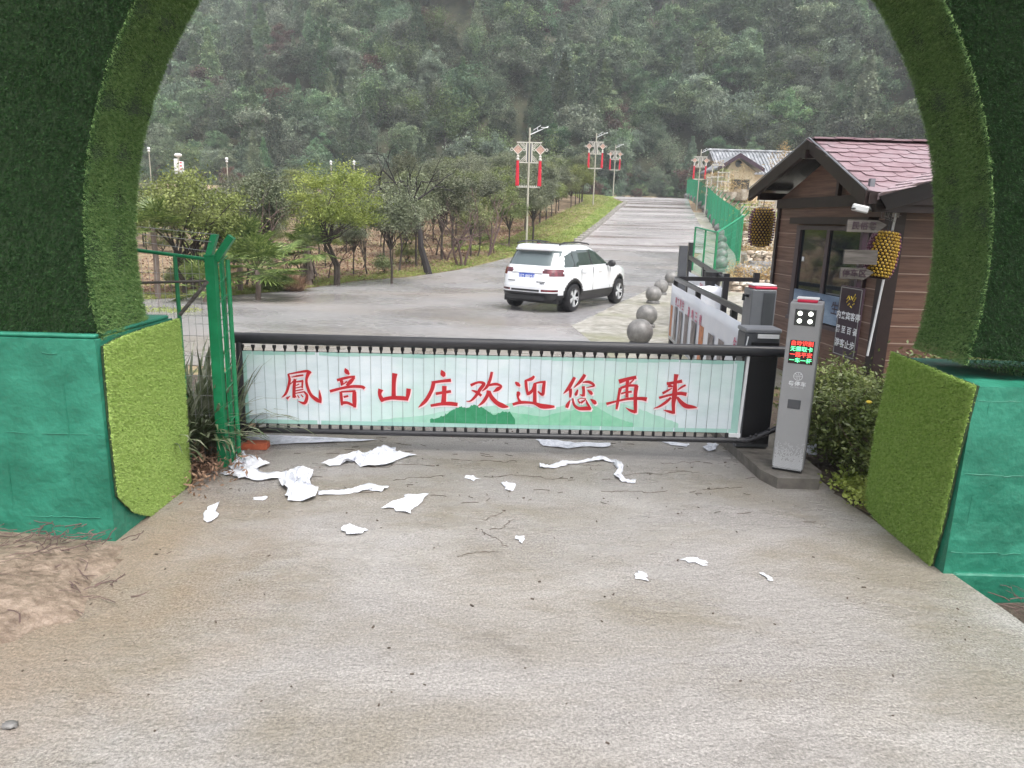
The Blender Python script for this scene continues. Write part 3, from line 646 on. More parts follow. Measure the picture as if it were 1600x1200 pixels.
b.tube([(x0s, YB, zt(x0s) - .001), (x1s, YB, zt(x1s) - .001)], .0045, 6); b.tube([(x0s, YB, zb(x0s)), (x1s, YB, zb(x1s))], .0045, 6)
kn = rel(b.build('slat_knobs', M_['rubber'], smooth=True), bar)
b = MB(); b.box((1.93, YB - .012, ZB + .05), (.1, .012, .035)); rel(b.build('white_tab', M_['white']), bar)

# ---- brush lettering: strokes as (x, y, width) in enlarged pixels of the photograph, laid out on the panel's plane
S = 10.667
CH = {
 0: ((430, 565), [[(215,205,30),(240,300,45),(215,430,45),(170,540,40),(105,600,8)], [(215,210,20),(400,175,35),(540,160,45),(600,190,30)],
   [(560,175,70),(520,300,45),(540,430,50),(600,560,55),(700,640,70),(765,680,30)], [(762,690,20),(750,600,50),(735,470,8)],
   [(270,260,14),(370,240,30),(470,225,28)], [(235,392,14),(330,300,26)], [(330,290,50),(315,420,55),(312,560,55),(305,605,40)],
   [(340,340,25),(470,320,40)], [(455,320,32),(450,440,30)], [(345,400,16),(400,372,22)], [(340,440,20),(460,415,18)], [(330,490,22),(470,460,22)],
   [(330,530,20),(490,500,24)], [(480,500,30),(530,570,50),(490,690,55),(380,655,10)], [(190,620,45),(250,572,12)], [(345,600,26),(335,560,14)], [(370,560,18),(400,605,24)], [(430,550,18),(465,592,22)],
   [(1165,110,12),(1190,165,80),(1235,215,25)], [(1030,310,45),(1180,270,45),(1330,245,30)], [(1090,300,50),(1110,345,60),(1105,400,25)], [(1320,260,40),(1250,340,70),(1190,400,40)], [(1100,400,16),(1200,330,26)],
   [(910,495,50),(1100,445,45),(1280,415,50),(1440,420,55),(1490,450,50)], [(1095,500,45),(1105,620,50),(1110,730,30)], [(1100,505,30),(1340,490,35)], [(1320,500,65),(1320,650,75),(1325,765,50)], [(1140,590,40),(1220,572,35)], [(1110,690,60),(1200,685,50),(1300,730,45)]]),
 1: ((580, 565), [[(395,195,90),(380,300,75),(375,450,70),(375,600,80)], [(160,460,90),(140,540,60),(170,620,70),(190,670,40)], [(180,635,60),(330,605,65),(500,608,75),(610,620,70)], [(625,450,80),(615,540,70),(590,650,45)],
   [(1170,140,12),(1195,200,90),(1220,250,40)], [(1005,350,45),(1180,325,50),(1330,310,60)], [(1040,350,70),(1010,470,65),(930,620,65),(860,700,55),(785,765,10)], [(1220,405,80),(1215,550,75),(1205,700,90)], [(1075,535,50),(1200,515,50),(1330,495,50)], [(990,735,45),(1150,708,55),(1300,700,70),(1440,715,65)]]),
 2: ((725, 565), [[(110,395,50),(240,345,40),(330,370,60),(270,460,60),(190,580,50),(110,655,30),(35,660,8)], [(125,475,12),(210,510,50),(290,570,45)], [(465,170,45),(435,300,50),(380,420,50),(300,495,12)], [(390,400,35),(530,375,50),(620,410,35),(560,460,70),(485,505,10)],
   [(400,480,50),(390,560,60),(320,670,55),(235,740,12)], [(420,490,45),(450,580,70),(540,680,75),(640,735,85),(740,755,20)], [(855,340,25),(895,375,65),(935,410,25)], [(1170,240,35),(1120,290,60),(1010,320,25)], [(1030,320,50),(1040,430,50),(1065,560,40)], [(1065,540,60),(1140,480,50),(1170,370,30)],
   [(1160,370,25),(1260,345,35),(1360,335,40)], [(1340,330,50),(1325,440,60),(1310,550,50),(1230,495,25)], [(1180,370,60),(1180,500,60),(1180,690,65)], [(880,505,15),(905,530,70),(900,600,35),(940,680,55)], [(810,715,45),(950,680,55),(1150,690,45),(1290,740,85),(1420,750,70),(1510,750,35)]]),
 3: ((870, 565), [[(300,260,50),(250,350,60),(190,450,60),(110,535,12)], [(225,450,60),(230,530,50),(220,600,30)], [(470,215,55),(400,320,60),(285,435,12)], [(430,345,20),(540,340,50),(620,400,35),(490,435,12)], [(440,410,55),(450,500,50),(445,580,50)], [(445,570,40),(385,550,18)],
   [(350,465,25),(320,540,55),(300,560,30)], [(510,475,12),(560,510,60),(590,550,35)], [(225,640,15),(180,720,60),(165,770,50)], [(265,610,25),(290,720,45),(370,780,60),(500,780,70),(570,795,40)], [(570,790,30),(510,700,40),(490,640,10)], [(345,640,22),(400,615,14),(480,625,18),(400,690,40)], [(350,645,18),(390,695,36)], [(560,625,12),(620,670,70),(650,710,40)],
   [(1035,335,80),(1180,290,60),(1325,260,60)], [(1290,295,20),(1210,370,35)], [(1180,300,60),(1170,450,50),(1170,600,55)], [(1060,440,60),(1035,550,45),(1010,700,50),(995,795,35)], [(1060,440,40),(1200,400,45),(1350,400,40)], [(1330,400,70),(1310,550,65),(1310,750,60),(1315,855,40)], [(1315,840,60),(1230,815,45),(1145,765,8)],
   [(1070,535,30),(1140,515,30),(1250,500,40)], [(825,705,50),(1000,660,35),(1200,620,45),(1400,615,60),(1500,630,75)]]),
 4: ((980, 565), [[(820,210,80),(800,350,60),(790,550,90),(770,700,65),(775,870,50)], [(775,850,55),(690,830,45),(600,805,8)], [(660,370,55),(780,350,50),(915,325,60)], [(680,400,60),(760,415,30)], [(590,530,45),(680,480,35),(750,440,15)], [(975,390,35),(900,430,35),(840,480,15)], [(530,605,45),(700,560,40),(870,530,60),(990,545,65)],
   [(730,600,40),(640,680,50),(530,750,35),(440,780,12)], [(830,590,40),(900,680,70),(980,740,80),(1080,755,60),(1160,765,20)]]),
}
def stroke_mesh(mb, st, org, Y, grow):
    P = []; W = []
    n = len(st)
    for i in range(n - 1):
        p0, p1, p2, p3 = st[max(i-1, 0)], st[i], st[i+1], st[min(i+2, n-1)]
        for k in range(7 if i < n - 2 else 8):
            t = k / 7
            c = [.5 * (2*p1[j] + (p2[j]-p0[j])*t + (2*p0[j]-5*p1[j]+4*p2[j]-p3[j])*t*t + (3*p1[j]-p0[j]-3*p2[j]+p3[j])*t**3) for j in range(3)]
            q = AT(org[0] + c[0] / S, org[1] + c[1] / S, Y); P.append(q); W.append(max(c[2], 6) / S * YB / FPX * .5 + grow)
    # extend ends for the outline
    if grow: P[0] = P[0] + (P[0] - P[1]).normalized() * grow; P[-1] = P[-1] + (P[-1] - P[-2]).normalized() * grow
    V = []
    for i, p in enumerate(P):
        d = (P[min(i+1, len(P)-1)] - P[max(i-1, 0)]); d.y = 0; d.normalize(); s = Vector((-d.z, 0, d.x)); V += [p + s * W[i], p - s * W[i]]
    mb.add(V, [(2*i, 2*i+1, 2*i+3, 2*i+2) for i in range(len(P)-1)])
dep = 0
red = MB(); halo = MB()
for k, (org, sts) in CH.items():
    for j, st in enumerate(sts):
        stroke_mesh(halo, [(x + 14, y + 14, w_) for x, y, w_ in st], org, YB - .0094 - j * .00004, .0042)
        stroke_mesh(red, st, org, YB - .0112 - j * .00006, 0.0)
for mb_, nm, mm in ((halo, 'lettering_outline', 'halo'), (red, 'lettering', 'red')):
    o = mb_.build(nm, M_[mm], fix=False); o.parent = panel

# ============================================================ BARRIER HOUSING, CAMERA KIOSK, ISLAND
b = MB(); poly = [(1.95, 8.6), (1.98, 6.36), (2.03, 5.46), (2.10, 5.27), (2.43, 5.27), (2.52, 5.45), (2.52, 8.6)]
b.prism([Vector((x, y, 0)) for x, y in poly], (0, 0, .10))
b2 = b.build('concrete_island', M_['plinth']); tag(b2, 'low grey concrete island with chamfered corner under the barrier machines', 'kerb island')
ks = empty('camera_kiosk', (2.22, 5.55, .1), 0, 'slim silver grey entry kiosk with lit led display and camera beside the boom', 'kiosk')
kx0, kx1, ky0, ky1, kz0, kz1 = 2.10, 2.335, 5.45, 5.72, .1, 1.455
kb_ = MB(); kb_.bbox(((kx0+kx1)/2, (ky0+ky1)/2, (kz0+kz1)/2 + .015), (kx1-kx0, ky1-ky0, kz1-kz0-.03), .008); rel(kb_.build('body', M_['kiosk']), ks)
b = MB(); b.bbox(((kx0+kx1)/2, (ky0+ky1)/2, kz0 + .016), (kx1-kx0-.012, ky1-ky0-.012, .03), .004); rel(b.build('foot', M_['rubber']), ks)
b = MB(); b.box((kx1 + .0015, (ky0+ky1)/2, (kz0+kz1)/2), (.004, ky1-ky0-.03, kz1-kz0-.1)); rel(b.build('side_panel', M_['kioskside']), ks)
b = MB(); b.bbox(((kx0+kx1)/2 + .002, ky0 + .1, kz1 + .012), (.145, .13, .022), .006); lampc = rel(b.build('top_lamp', M_['pinkred']), ks)
b = MB(); b.bbox(((kx0+kx1)/2 + .002, ky0 + .11, kz1 + .029), (.16, .14, .012), .004); rel(b.build('top_cap', M_['white']), ks)
kc = (kx0+kx1)/2; FY = ky0 - .002
b = MB(); b.bbox((kc + .0, FY - .002, 1.345), (.15, .008, .125), .003); sc_ = rel(b.build('camera_window', M_['camglass']), ks)
for dx in (-.038, .038):
    for dz in (-.028, .03):
        b = MB(); b.sphere((kc + dx, FY - .007, 1.345 + dz), .017, 12, 8, (1, .25, 1)); o = b.build('lamp', M_['lampglow'], smooth=True); o.parent = sc_
b = MB(); b.box((kc + .002, FY - .001, 1.075), (.176, .004, .182)); ds = rel(b.build('led_display', M_['ledbg']), ks)
def fr_front(x, y, z): return frame((x, y, z), (1, 0, 0), (0, 0, 1))
for i, (s_, m_) in enumerate((('自动识别', 'ledred'), ('无需取卡', 'ledgreen'), ('一路平安', 'ledred'), ('一车一杆', 'ledgreen'))):
    o = text('led_text', s_, .041, M_[m_], None, fr_front(kc + .002, FY - .0045, 1.142 - i * .0445), .0004, .0006); o.parent = ds
b = MB()
def torus2d(b, cx, cz, r, w_, y, n=32, a0=0, a1=2*math.pi):
    V = []
    for i in range(n + 1):
        t = a0 + (a1 - a0) * i / n; V += [(cx + (r - w_) * math.cos(t), y, cz + (r - w_) * math.sin(t)), (cx + r * math.cos(t), y, cz + r * math.sin(t))]
    b.add(V, [(2*i, 2*i+1, 2*i+3, 2*i+2) for i in range(n)])
lz = .885
torus2d(b, kc, lz, .034, .004, FY - .0012)
for dx in (-.012, 0, .012): b.box((kc + dx, FY - .0018, lz - .015), (.0028, .001, .022))
b.box((kc, FY - .0024, lz), (.058, .001, .003)); b.box((kc, FY - .003, lz + .016), (.003, .001, .022))
for sgn in (-1, 1): b.prism([(kc + sgn * .006, FY - .0018, lz + .006), (kc + sgn * .009, FY - .0018, lz + .006), (kc + sgn * .024, FY - .0018, lz + .020), (kc + sgn * .020, FY - .0018, lz + .022)], (0, -.0006, 0))
rel(b.build('round_emblem', M_['whitepaint']), ks)
rel(text('kiosk_text', '粤停车', .042, M_['whitepaint'], None, fr_front(kc, FY - .001, .822), .0006, .0009, sx=1.12), ks)
rel(text('kiosk_small_text', 'YUE TING CHE', .0115, M_['whitepaint'], None, fr_front(kc, FY - .001, .795), .0004, .0, sx=1.3), ks)
b = MB(); b.bbox((kc - .005, FY - .001, .66), (.094, .006, .072), .003); rel(b.build('speaker_window', M_['darkgrey']), ks)
b = MB(); rg = random.Random(3)
for j in range(26):
    for i in range(22):
        x = kx0 + .012 + i * .0098 + (j % 2) * .0049; z = .125 + j * .0088
        if rg.random() > 1.15 - (j / 26) ** 1.2: continue
        s_ = .0042 * (1 - .4 * j / 26)
        b.add([(x - s_, FY - .0006, z), (x, FY - .0006, z - s_), (x + s_, FY - .0006, z), (x, FY - .0006, z + s_)], [(0, 1, 2, 3)])
rel(b.build('dot_pattern', M_['whitepaint'], fix=False), ks)
# the kiosk is turned to face drivers coming through the arch
_kr = R(-25); _kt = G(1229, 737, .1); _ko = Matrix.Rotation(_kr, 3, 'Z') @ Vector((kc - 2.22, ky0 - 5.55, 0))
ks.location = (_kt.x - _ko.x, _kt.y - _ko.y, .1); ks.rotation_euler = (0, 0, _kr)
# barrier machine behind
hm = empty('barrier_machine', (2.1, 6.1, .1), 0, 'dark grey barrier drive housing standing behind the silver kiosk', 'barrier machine')
b = MB(); b.bbox((2.13, 6.12, .62), (.3, .22, 1.02), .012); rel(b.build('housing', M_['darkgrey']), hm)
b = MB(); b.box((2.15, 6.003, .60), (.235, .008, .9)); rel(b.build('front_panel', M_['rubber']), hm)
b = MB(); b.bbox((2.13, 6.12, 1.15), (.31, .24, .036), .01); rel(b.build('top_cover', M_['midgrey']), hm)
b = MB(); b.box((2.17, 5.997, 1.105), (.18, .012, .035)); rel(b.build('white_strip', M_['white']), hm)
b = MB(); b.tube([(2.0, 6.0, 1.10), (1.985, 6.0, .98)], .006, 6); rel(b.build('cable', M_['white']), hm)
ek = empty('exit_post', (2.2, 6.5, .1), 0, 'tall dark grey exit column with pink red cap behind the boom', 'kiosk')
ea, eb = AT(1176, 452, 6.5), AT(1215, 452, 6.5); ec = (ea.x + eb.x) / 2; ew = eb.x - ea.x
b = MB(); b.bbox((ec, 6.62, (.1 + ea.z) / 2), (ew, .24, ea.z - .1), .01); rel(b.build('column', M_['midgrey']), ek)
b = MB(); b.box((ec + ew * .2, 6.497, (.1 + ea.z) / 2), (ew * .45, .006, ea.z - .16)); rel(b.build('front_panel', M_['darkgrey']), ek)
b = MB(); b.bbox((ec + .01, 6.6, ea.z + .014), (ew * .9, .2, .024), .006); rel(b.build('top_lamp', M_['pinkred']), ek)
b = MB(); b.bbox((ec, 6.62, ea.z + .036), (ew * .95, .22, .012), .004); rel(b.build('top_cap', M_['white']), ek)
b = MB(); b.tube([(ec - ew/2, 6.6, ea.z - .07), (ec - ew/2 - .05, 6.58, ea.z - .06), (ec - ew/2 - .05, 6.58, ea.z - .11)], .014, 8); rel(b.build('bracket', M_['black']), ek)

# ============================================================ PAPER LITTER, BRICK
def paper(name, outline, label, hgt=.03, seed=0, group='white paper scraps on the driveway', zoff=.016):
    """crumpled sheet: outline in photo pixels, put on the ground, then folded"""
    rg = np.random.default_rng(seed); P = [G(px, py, .014) for px, py in outline]; c = sum(P, Vector()) / len(P); n = len(P)
    pts = []
    for i in range(n):
        for k in range(3): pts.append(P[i].lerp(P[(i+1) % n], k / 3) + Vector(rg.normal(size=3)) * .011)
    N = len(pts); V = []; rings = 7; ph = rg.uniform(0, 6, 6)
    for r_ in range(rings):
        f = 1 - r_ / rings
        for p in pts:
            q = c + (p - c) * f
            z = .5 + .5 * math.sin(q.x * 31 + ph[0] + 3 * math.sin(q.y * 14 + ph[1])) * math.sin(q.y * 26 + ph[2] + 2 * math.sin(q.x * 23)) 
            V.append((q.x - c.x, q.y - c.y, max(0, hgt * z * (1 - .55 * f ** 3) + rg.normal() * hgt * .13)))
    V.append((0, 0, hgt * .6)); F = [(r_*N+i, r_*N+(i+1) % N, (r_+1)*N+(i+1) % N, (r_+1)*N+i) for r_ in range(rings-1) for i in range(N)]
    F4 = F; me = bpy.data.meshes.new(name); me.from_pydata(V, [], F4 + [((rings-1)*N+i, (rings-1)*N+(i+1) % N, len(V)-1) for i in range(N)]); me.materials.append(M_['paper'])
    o = bpy.data.objects.new(name, me); COL.objects.link(o); o.location = (c.x, c.y, zoff)
    m = o.modifiers.new('s', 'SOLIDIFY'); m.thickness = .0012
    return tag(o, label, 'paper scrap', group)
paper('paper_scrap', [(356, 730), (364, 716), (376, 709), (392, 713), (402, 722), (422, 727), (400, 735), (380, 738), (362, 738)], 'crumpled white sheet beside the foot of the green post', .07, 1)
paper('paper_scrap', [(438, 760), (442, 745), (458, 733), (480, 734), (490, 745), (484, 757), (497, 770), (488, 783), (457, 785), (446, 778), (452, 770)], 'biggest crumpled white heap with a long strip to its right', .085, 2)
paper('paper_scrap', [(503, 729), (520, 719), (550, 712), (583, 711), (590, 700), (612, 700), (620, 710), (651, 712), (620, 722), (600, 731), (565, 729), (548, 722), (520, 730)], 'white torn sheet with a raised curl, behind the middle of the driveway litter', .06, 4)
paper('paper_scrap', [(598, 794), (630, 778), (640, 773), (671, 774), (655, 790), (642, 803), (620, 799)], 'four cornered creased white sheet alone right of the heap', .03, 5)
paper('paper_scrap', [(314, 813), (323, 793), (342, 787), (343, 806), (330, 817)], 'upright narrow white scrap near the left turf panel', .03, 6)
paper('paper_scrap', [(533, 828), (548, 820), (562, 824), (577, 829), (565, 836), (545, 838)], 'small white scrap with a ragged lower edge in front of the litter', .03, 7)
paper('paper_scrap', [(838, 688), (900, 692), (955, 694), (950, 700), (920, 698), (888, 701), (850, 697)], 'wide white sheet lying just under the lower rail at mid boom', .02, 9)
paper('paper_scrap', [(378, 684), (420, 680), (500, 684), (588, 688), (520, 692), (440, 694), (415, 697)], 'long white sheet under the boom right of the brick', .02, 10)
paper('paper_scrap', [(1098, 701), (1108, 695), (1124, 697), (1120, 704), (1106, 706)], 'small white wad under the right end of the boom', .035, 11)
paper('paper_scrap', [(783, 757), (790, 754), (806, 760), (804, 768), (788, 765)], 'small folded white scrap in the centre of the driveway', .02, 12)
paper('paper_scrap', [(722, 745), (738, 744), (748, 749), (738, 752)], 'small pointed white scrap left of the ribbon', .01, 13)
paper('paper_scrap', [(396, 777), (415, 778), (416, 782), (398, 782)], 'tiny flat white scrap below the left sheet', .008, 14)
paper('paper_scrap', [(1066, 874), (1085, 873), (1105, 880), (1100, 884), (1082, 880)], 'thin white sliver at the right, larger of the two slivers', .008, 15)
paper('paper_scrap', [(1188, 897), (1200, 900), (1209, 907), (1204, 909), (1194, 903)], 'thin white sliver nearest the right arch block', .008, 16)
paper('paper_scrap', [(991, 897), (1001, 894), (1009, 898), (1006, 906), (993, 905)], 'small square white scrap nearest the camera', .015, 17)
paper('paper_scrap', [(806, 842), (812, 838), (820, 843), (814, 850)], 'tiny white scrap by the dark crack in the driveway', .02, 18)
paper('paper_scrap', [(1030, 689), (1060, 692), (1076, 694), (1074, 698), (1050, 696)], 'flat white scrap half hidden under the right part of the boom', .01, 19)
paper('paper_scrap', [(1255, 714), (1272, 713), (1275, 726), (1262, 731), (1256, 724)], 'white scrap caught in the shrub right of the kiosk', .05, 20, group=None, zoff=.12)
def paper_strip(path, label, seed, lift=.03, zoff=.016):
    rg = np.random.default_rng(seed); P = [G(px, py, .014) for px, py, w_ in path]; W = [p[2] for p in path]; V = []; n = len(P); k_ = 0
    c = sum(P, Vector()) / n; U = 5; pts = []
    for i in range(n - 1):
        for k in range(6): f = k / 6; pts.append((P[i].lerp(P[i+1], f), W[i] + (W[i+1] - W[i]) * f))
    pts.append((P[-1], W[-1])); z = 0; ph = rg.uniform(0, 6, 3)
    for i, (p, w_) in enumerate(pts):
        d = pts[min(i+1, len(pts)-1)][0] - pts[max(i-1, 0)][0]; s_ = Vector((-d.y, d.x, 0)).normalized(); ew = w_ * .5 * (1 + .18 * rg.normal())
        for j in range(U + 1):
            f = j / U * 2 - 1; q = p + s_ * f * ew - c; zz = lift * (.35 + .35 * math.sin(i * .55 + ph[0]) + .4 * math.sin(f * 5 + i * .3 + ph[1])) * (1 - abs(f) ** 4 * .5) + rg.normal() * lift * .1
            V.append((q.x, q.y, max(0, zz)))
    F = [(i*(U+1)+j, i*(U+1)+j+1, (i+1)*(U+1)+j+1, (i+1)*(U+1)+j) for i in range(len(pts)-1) for j in range(U)]
    o = mesh_np('paper_scrap', V, F, M_['paper']); o.location = (c.x, c.y, zoff); m = o.modifiers.new('s', 'SOLIDIFY'); m.thickness = .0012
    return tag(o, label, 'paper scrap', 'white paper scraps on the driveway')
paper_strip([(497, 772, .07), (530, 770, .08), (562, 766, .09), (575, 761, .14), (602, 766, .09)], 'long flat white strip reaching right from the biggest heap', 3, .02)
paper_strip([(843, 730, .05), (862, 730, .09), (885, 725, .05), (915, 722, .045), (943, 719, .06), (962, 722, .07), (970, 733, .05), (963, 745, .045), (975, 752, .06), (993, 754, .05)], 'thin twisted white ribbon bent down at its right end', 8, .035)
paper_strip([(360, 735, .16), (385, 742, .2), (410, 746, .17), (438, 746, .12), (452, 740, .1)], 'flat white tail running from the crumpled sheet to the biggest heap', 21, .04, .02)
c = G(396, 700, .012); b = MB(); b.bbox((0, 0, .028), (.22, .11, .056), .004); o = b.build('brick', M_['brick']); o.location = (c.x + .02, c.y, .013); o.rotation_euler = (0, 0, R(3)); tag(o, 'orange red brick lying under the left end of the boom', 'brick')
b = MB(); b.sphere((0, 0, 0), .022, 12, 8, (1.4, 1, .6)); c = G(16, 1136, .012)
for i, v in enumerate(b.v): b.v[i] = tuple(np.array(v) * (1 + .12 * math.sin(i * 2.3)))
o = b.build('pebble', M_['stone'], smooth=True); o.location = (c.x, c.y, .022); tag(o, 'dark pebble alone at the bottom left of the driveway', 'stone')

# ============================================================ STONE BALLS
sb = MB(); sb.sphere((0, 0, 0), .225, 32, 20); bi = 0
def ball(x, y, r=.235, label=None, group=None, first=[None]):
    z0 = h(y) + .02
    root = empty('stone_ball_bollard', (x, y, z0), random.uniform(0, 6), label, 'stone bollard', group)
    if first[0] is None:
        a = sb.build('ball', M_['stone'], root, smooth=True); a.location = (0, 0, .265)
        b = MB(); b.lathe([(.19, 0), (.19, .06), (.15, .10), (.12, .12)], (0, 0, 0), 20); c = b.build('base', M_['stone'], root, smooth=True); first[0] = (a, c)
    else:
        for s_ in first[0]: c = s_.copy(); COL.objects.link(c); c.parent = root
    root.scale = (r / .235,) * 3
    return root
gb = 'grey stone balls along the road edge'
for (p, _), lb in zip(bxy and [(b_, 0) for b_ in bxy], ['nearest grey stone ball, directly behind the boom', 'second grey stone ball from the boom', 'grey stone ball beside the white banner, on a worn round base', 'grey stone ball touching the one right behind it', 'grey stone ball farthest back of the five before the fence']):
    ball(p.x, p.y, .235, lb, gb)
far = [G(1128, 418), G(1125, 405), G(1128, 392)]
bl_ = [(30, 1126, 420), (36, 1127, 398), (41, 1126, 380), (48, 1120, 364), (64, 1094, 342), (88, 1070, 325)]
pts = []; yb_ = 30.0
while yb_ < 88:
    kb2 = max(i for i in range(len(bl_) - 1) if bl_[i][0] <= yb_); fb2 = (yb_ - bl_[kb2][0]) / (bl_[kb2+1][0] - bl_[kb2][0]); pts.append((AT(bl_[kb2][1] + (bl_[kb2+1][1] - bl_[kb2][1]) * fb2, bl_[kb2][2] + (bl_[kb2+1][2] - bl_[kb2][2]) * fb2, yb_).x + .3, yb_)); yb_ += 1.9 + yb_ * .035
for x, y in pts: ball(x - .3, y, .3, 'round stone ball in the line along the green fence beside the upper road', 'stone balls lining the fence')

# ============================================================ SUV
def suv():
    rg = [(.24, .16, 4.22, .80), (.34, .05, 4.33, .87), (.46, .0, 4.40, .905), (.62, .0, 4.41, .912), (.75, .03, 4.40, .915), (.88, .06, 4.34, .91), (.97, .09, 4.20, .90), (1.04, .13, 3.95, .885),
          (1.09, .16, 3.28, .865), (1.2, .24, 3.05, .83), (1.32, .33, 2.80, .78), (1.44, .40, 2.55, .73), (1.52, .36, 2.38, .69), (1.58, .38, 2.22, .655), (1.615, .46, 2.0, .58), (1.63, .7, 1.75, .42), (1.634, 1.0, 1.5, .15)]
    # fine interpolation in height
    zs = np.array([r_[0] for r_ in rg]); K = []
    for i in range(len(rg) - 1):
        n = max(2, int(math.ceil(max(abs(rg[i+1][0]-rg[i][0]), abs(rg[i+1][2]-rg[i][2]) * .5, abs(rg[i+1][1]-rg[i][1]) * .5) / .03)))
        for k in range(n): K.append(tuple(rg[i][j] + (rg[i+1][j]-rg[i][j]) * k / n for j in range(4)))
    K.append(rg[-1]); NT = 260; V = []
    for (z, xr, xf, w_) in K:
        t = np.linspace(0, 2 * np.pi, 1601)[:-1]; e = 2 / 5.5 if z < 1.05 else 2 / 4.5
        cx, a = (xr + xf) / 2, (xf - xr) / 2
        X = cx + a * np.sign(np.cos(t)) * np.abs(np.cos(t)) ** e; Y = w_ * np.sign(np.sin(t)) * np.abs(np.sin(t)) ** e
        # front narrows a little
        Y = Y * (1 - .10 * np.clip((X - 3.2) / 1.2, 0, 1) ** 2); Y = Y * (1 - .05 * np.clip((.6 - X) / .6, 0, 1) ** 2)
        d = np.concatenate([[0], np.cumsum(np.hypot(np.diff(np.append(X, X[0])), np.diff(np.append(Y, Y[0]))))]); u = np.linspace(0, d[-1], NT + 1)[:-1]
        X = np.interp(u, d, np.append(X, X[0])); Y = np.interp(u, d, np.append(Y, Y[0]))
        V.append(np.stack([X, Y, np.full(NT, z)], 1))
    nl = len(V); V = np.concatenate(V)
    # slight crown on bonnet: lift towards the centre line
    m = (V[:, 2] > 1.0) & (V[:, 2] < 1.1); 
    F = np.array([(j*NT+i, j*NT+(i+1) % NT, (j+1)*NT+(i+1) % NT, (j+1)*NT+i) for j in range(nl-1) for i in range(NT)])
    C = V[F].mean(1); nrm = np.cross(V[F[:, 1]] - V[F[:, 0]], V[F[:, 3]] - V[F[:, 0]]); nrm /= np.linalg.norm(nrm, axis=1)[:, None] + 1e-9
    x, y, z = C.T; ay = np.abs(y)
    WX = (.86, 3.50); RW = .40
    dw = np.minimum(np.hypot(x - WX[0], z - .35), np.hypot(x - WX[1], z - .35)); side = np.abs(nrm[:, 1]) > .55
    def inpoly(px, pz, P):
        r_ = np.zeros(len(px), bool)
        for i in range(len(P)):
            (xa, za), (xb, zb_) = P[i], P[i-1]; r_ ^= ((za > pz) != (zb_ > pz)) & (px < (xb-xa) * (pz-za) / (zb_-za+1e-9) + xa)
        return r_
    zone = np.zeros(len(F), int)
    zone[(z < .44) | (side & (dw < .47)) | (side & (z < .50) & (x > 1.2) & (x < 3.2))] = 1
    zone[side & (dw < RW)] = 9
    sw = inpoly(x, z, [(.50, 1.10), (.62, 1.36), (1.0, 1.475), (1.9, 1.50), (2.35, 1.42), (2.95, 1.115)]) & side
    zone[sw & (np.abs(x - 1.83) > .03) & (np.abs(x - .92) > .02)] = 2; zone[sw & ((np.abs(x - 1.83) <= .03) | (np.abs(x - .92) <= .02))] = 1
    rw = (nrm[:, 0] < -.4) & (z > 1.12) & (z < 1.47) & (ay < .66) & (x < .6); zone[rw] = 3
    ws = (nrm[:, 0] > .25) & (z > 1.10) & (z < 1.52) & (ay < .70) & (x > 2.2); zone[ws] = 2
    tl = (x < .42) & (z > .885) & (z < 1.05) & (ay > .42) & (ay < .915) & ((z > .94) | (ay > .60)); zone[tl] = 4
    zone[(x < .25) & (z > .50) & (z < .56) & (ay > .42) & (ay < .80)] = 4
    zone[(x < .25) & (z > .44) & (z < .565) & (zone == 0) & (ay < .80) & (z < .5)] = 1
    hl = (x > 4.0) & (z > .86) & (z < .99) & (ay > .5); zone[hl] = 3
    root = empty('suv', label='white suv with black lower trim and blue plate driving away on the wet road', cat='car')
    def sub(z_, name, m_, off=0):
        f = F[zone == z_]; 
        used, inv = np.unique(f, return_inverse=True); return mesh_np(name, V[used], inv.reshape(f.shape), m_, root, smooth=True)
    body = sub(0, 'body', M_['carwhite']); sub(1, 'lower_trim', M_['carblack']); sub(2, 'side_window', M_['carglass']); sub(3, 'rear_window', M_['rearglass']); 
    f4 = F[zone == 4]
    for sg in (1, -1):
        for hi in (0, 1):
            ff = f4[(np.sign(V[f4].mean(1)[:, 1]) == sg) & ((V[f4].mean(1)[:, 2] > .7) == bool(hi))]; used, inv = np.unique(ff, return_inverse=True)
            mesh_np('tail_light' if hi else 'reflector', V[used], inv.reshape(ff.shape), M_['tail'], root, smooth=True)
    b = MB(); b.box((2.2, 0, .30), (3.9, 1.5, .16)); b.box((WX[0], 0, .5), (.95, 1.55, .5)); b.box((WX[1], 0, .5), (.95, 1.5, .5)); b.build('underbody', M_['rubber'], root)
    b = MB(); b.box((2.0, 0, .9), (2.9, 1.35, .25)); 
    for sx, sy in ((1.05, .38), (1.05, -.38), (2.05, .38), (2.05, -.38)): b.bbox((sx, sy, 1.15), (.14, .46, .5), .03)
    b.build('interior', M_['carblack'], root)
    b = MB()
    b.box((1.35, 0, 1.642), (1.05, .82, .006)); b.build('sunroof', M_['carglass'], root)
    for sg in (1, -1):
        b = MB(); b.tube([(.55, sg * .60, 1.615), (.75, sg * .60, 1.66), (1.5, sg * .59, 1.675), (2.05, sg * .57, 1.635), (2.2, sg * .56, 1.60)], .018, 8); b.build('roof_rail', M_['carblack'], root, smooth=True)
        b = MB(); b.sphere((2.72, sg * 1.0, 1.13), .12, 14, 10, (.55, .95, .75)); b.tube([(2.72, sg * .84, 1.10), (2.72, sg * .95, 1.11)], .03, 6); b.build('mirror', M_['carblack'], root, smooth=True)
        for dx in (1.25, 2.15):
            b = MB(); b.tube([(dx, sg * .915, .955), (dx + .2, sg * .918, .955)], .014, 6); b.build('door_handle', M_['carwhite'], root, smooth=True)
        b = MB()   # door shut lines
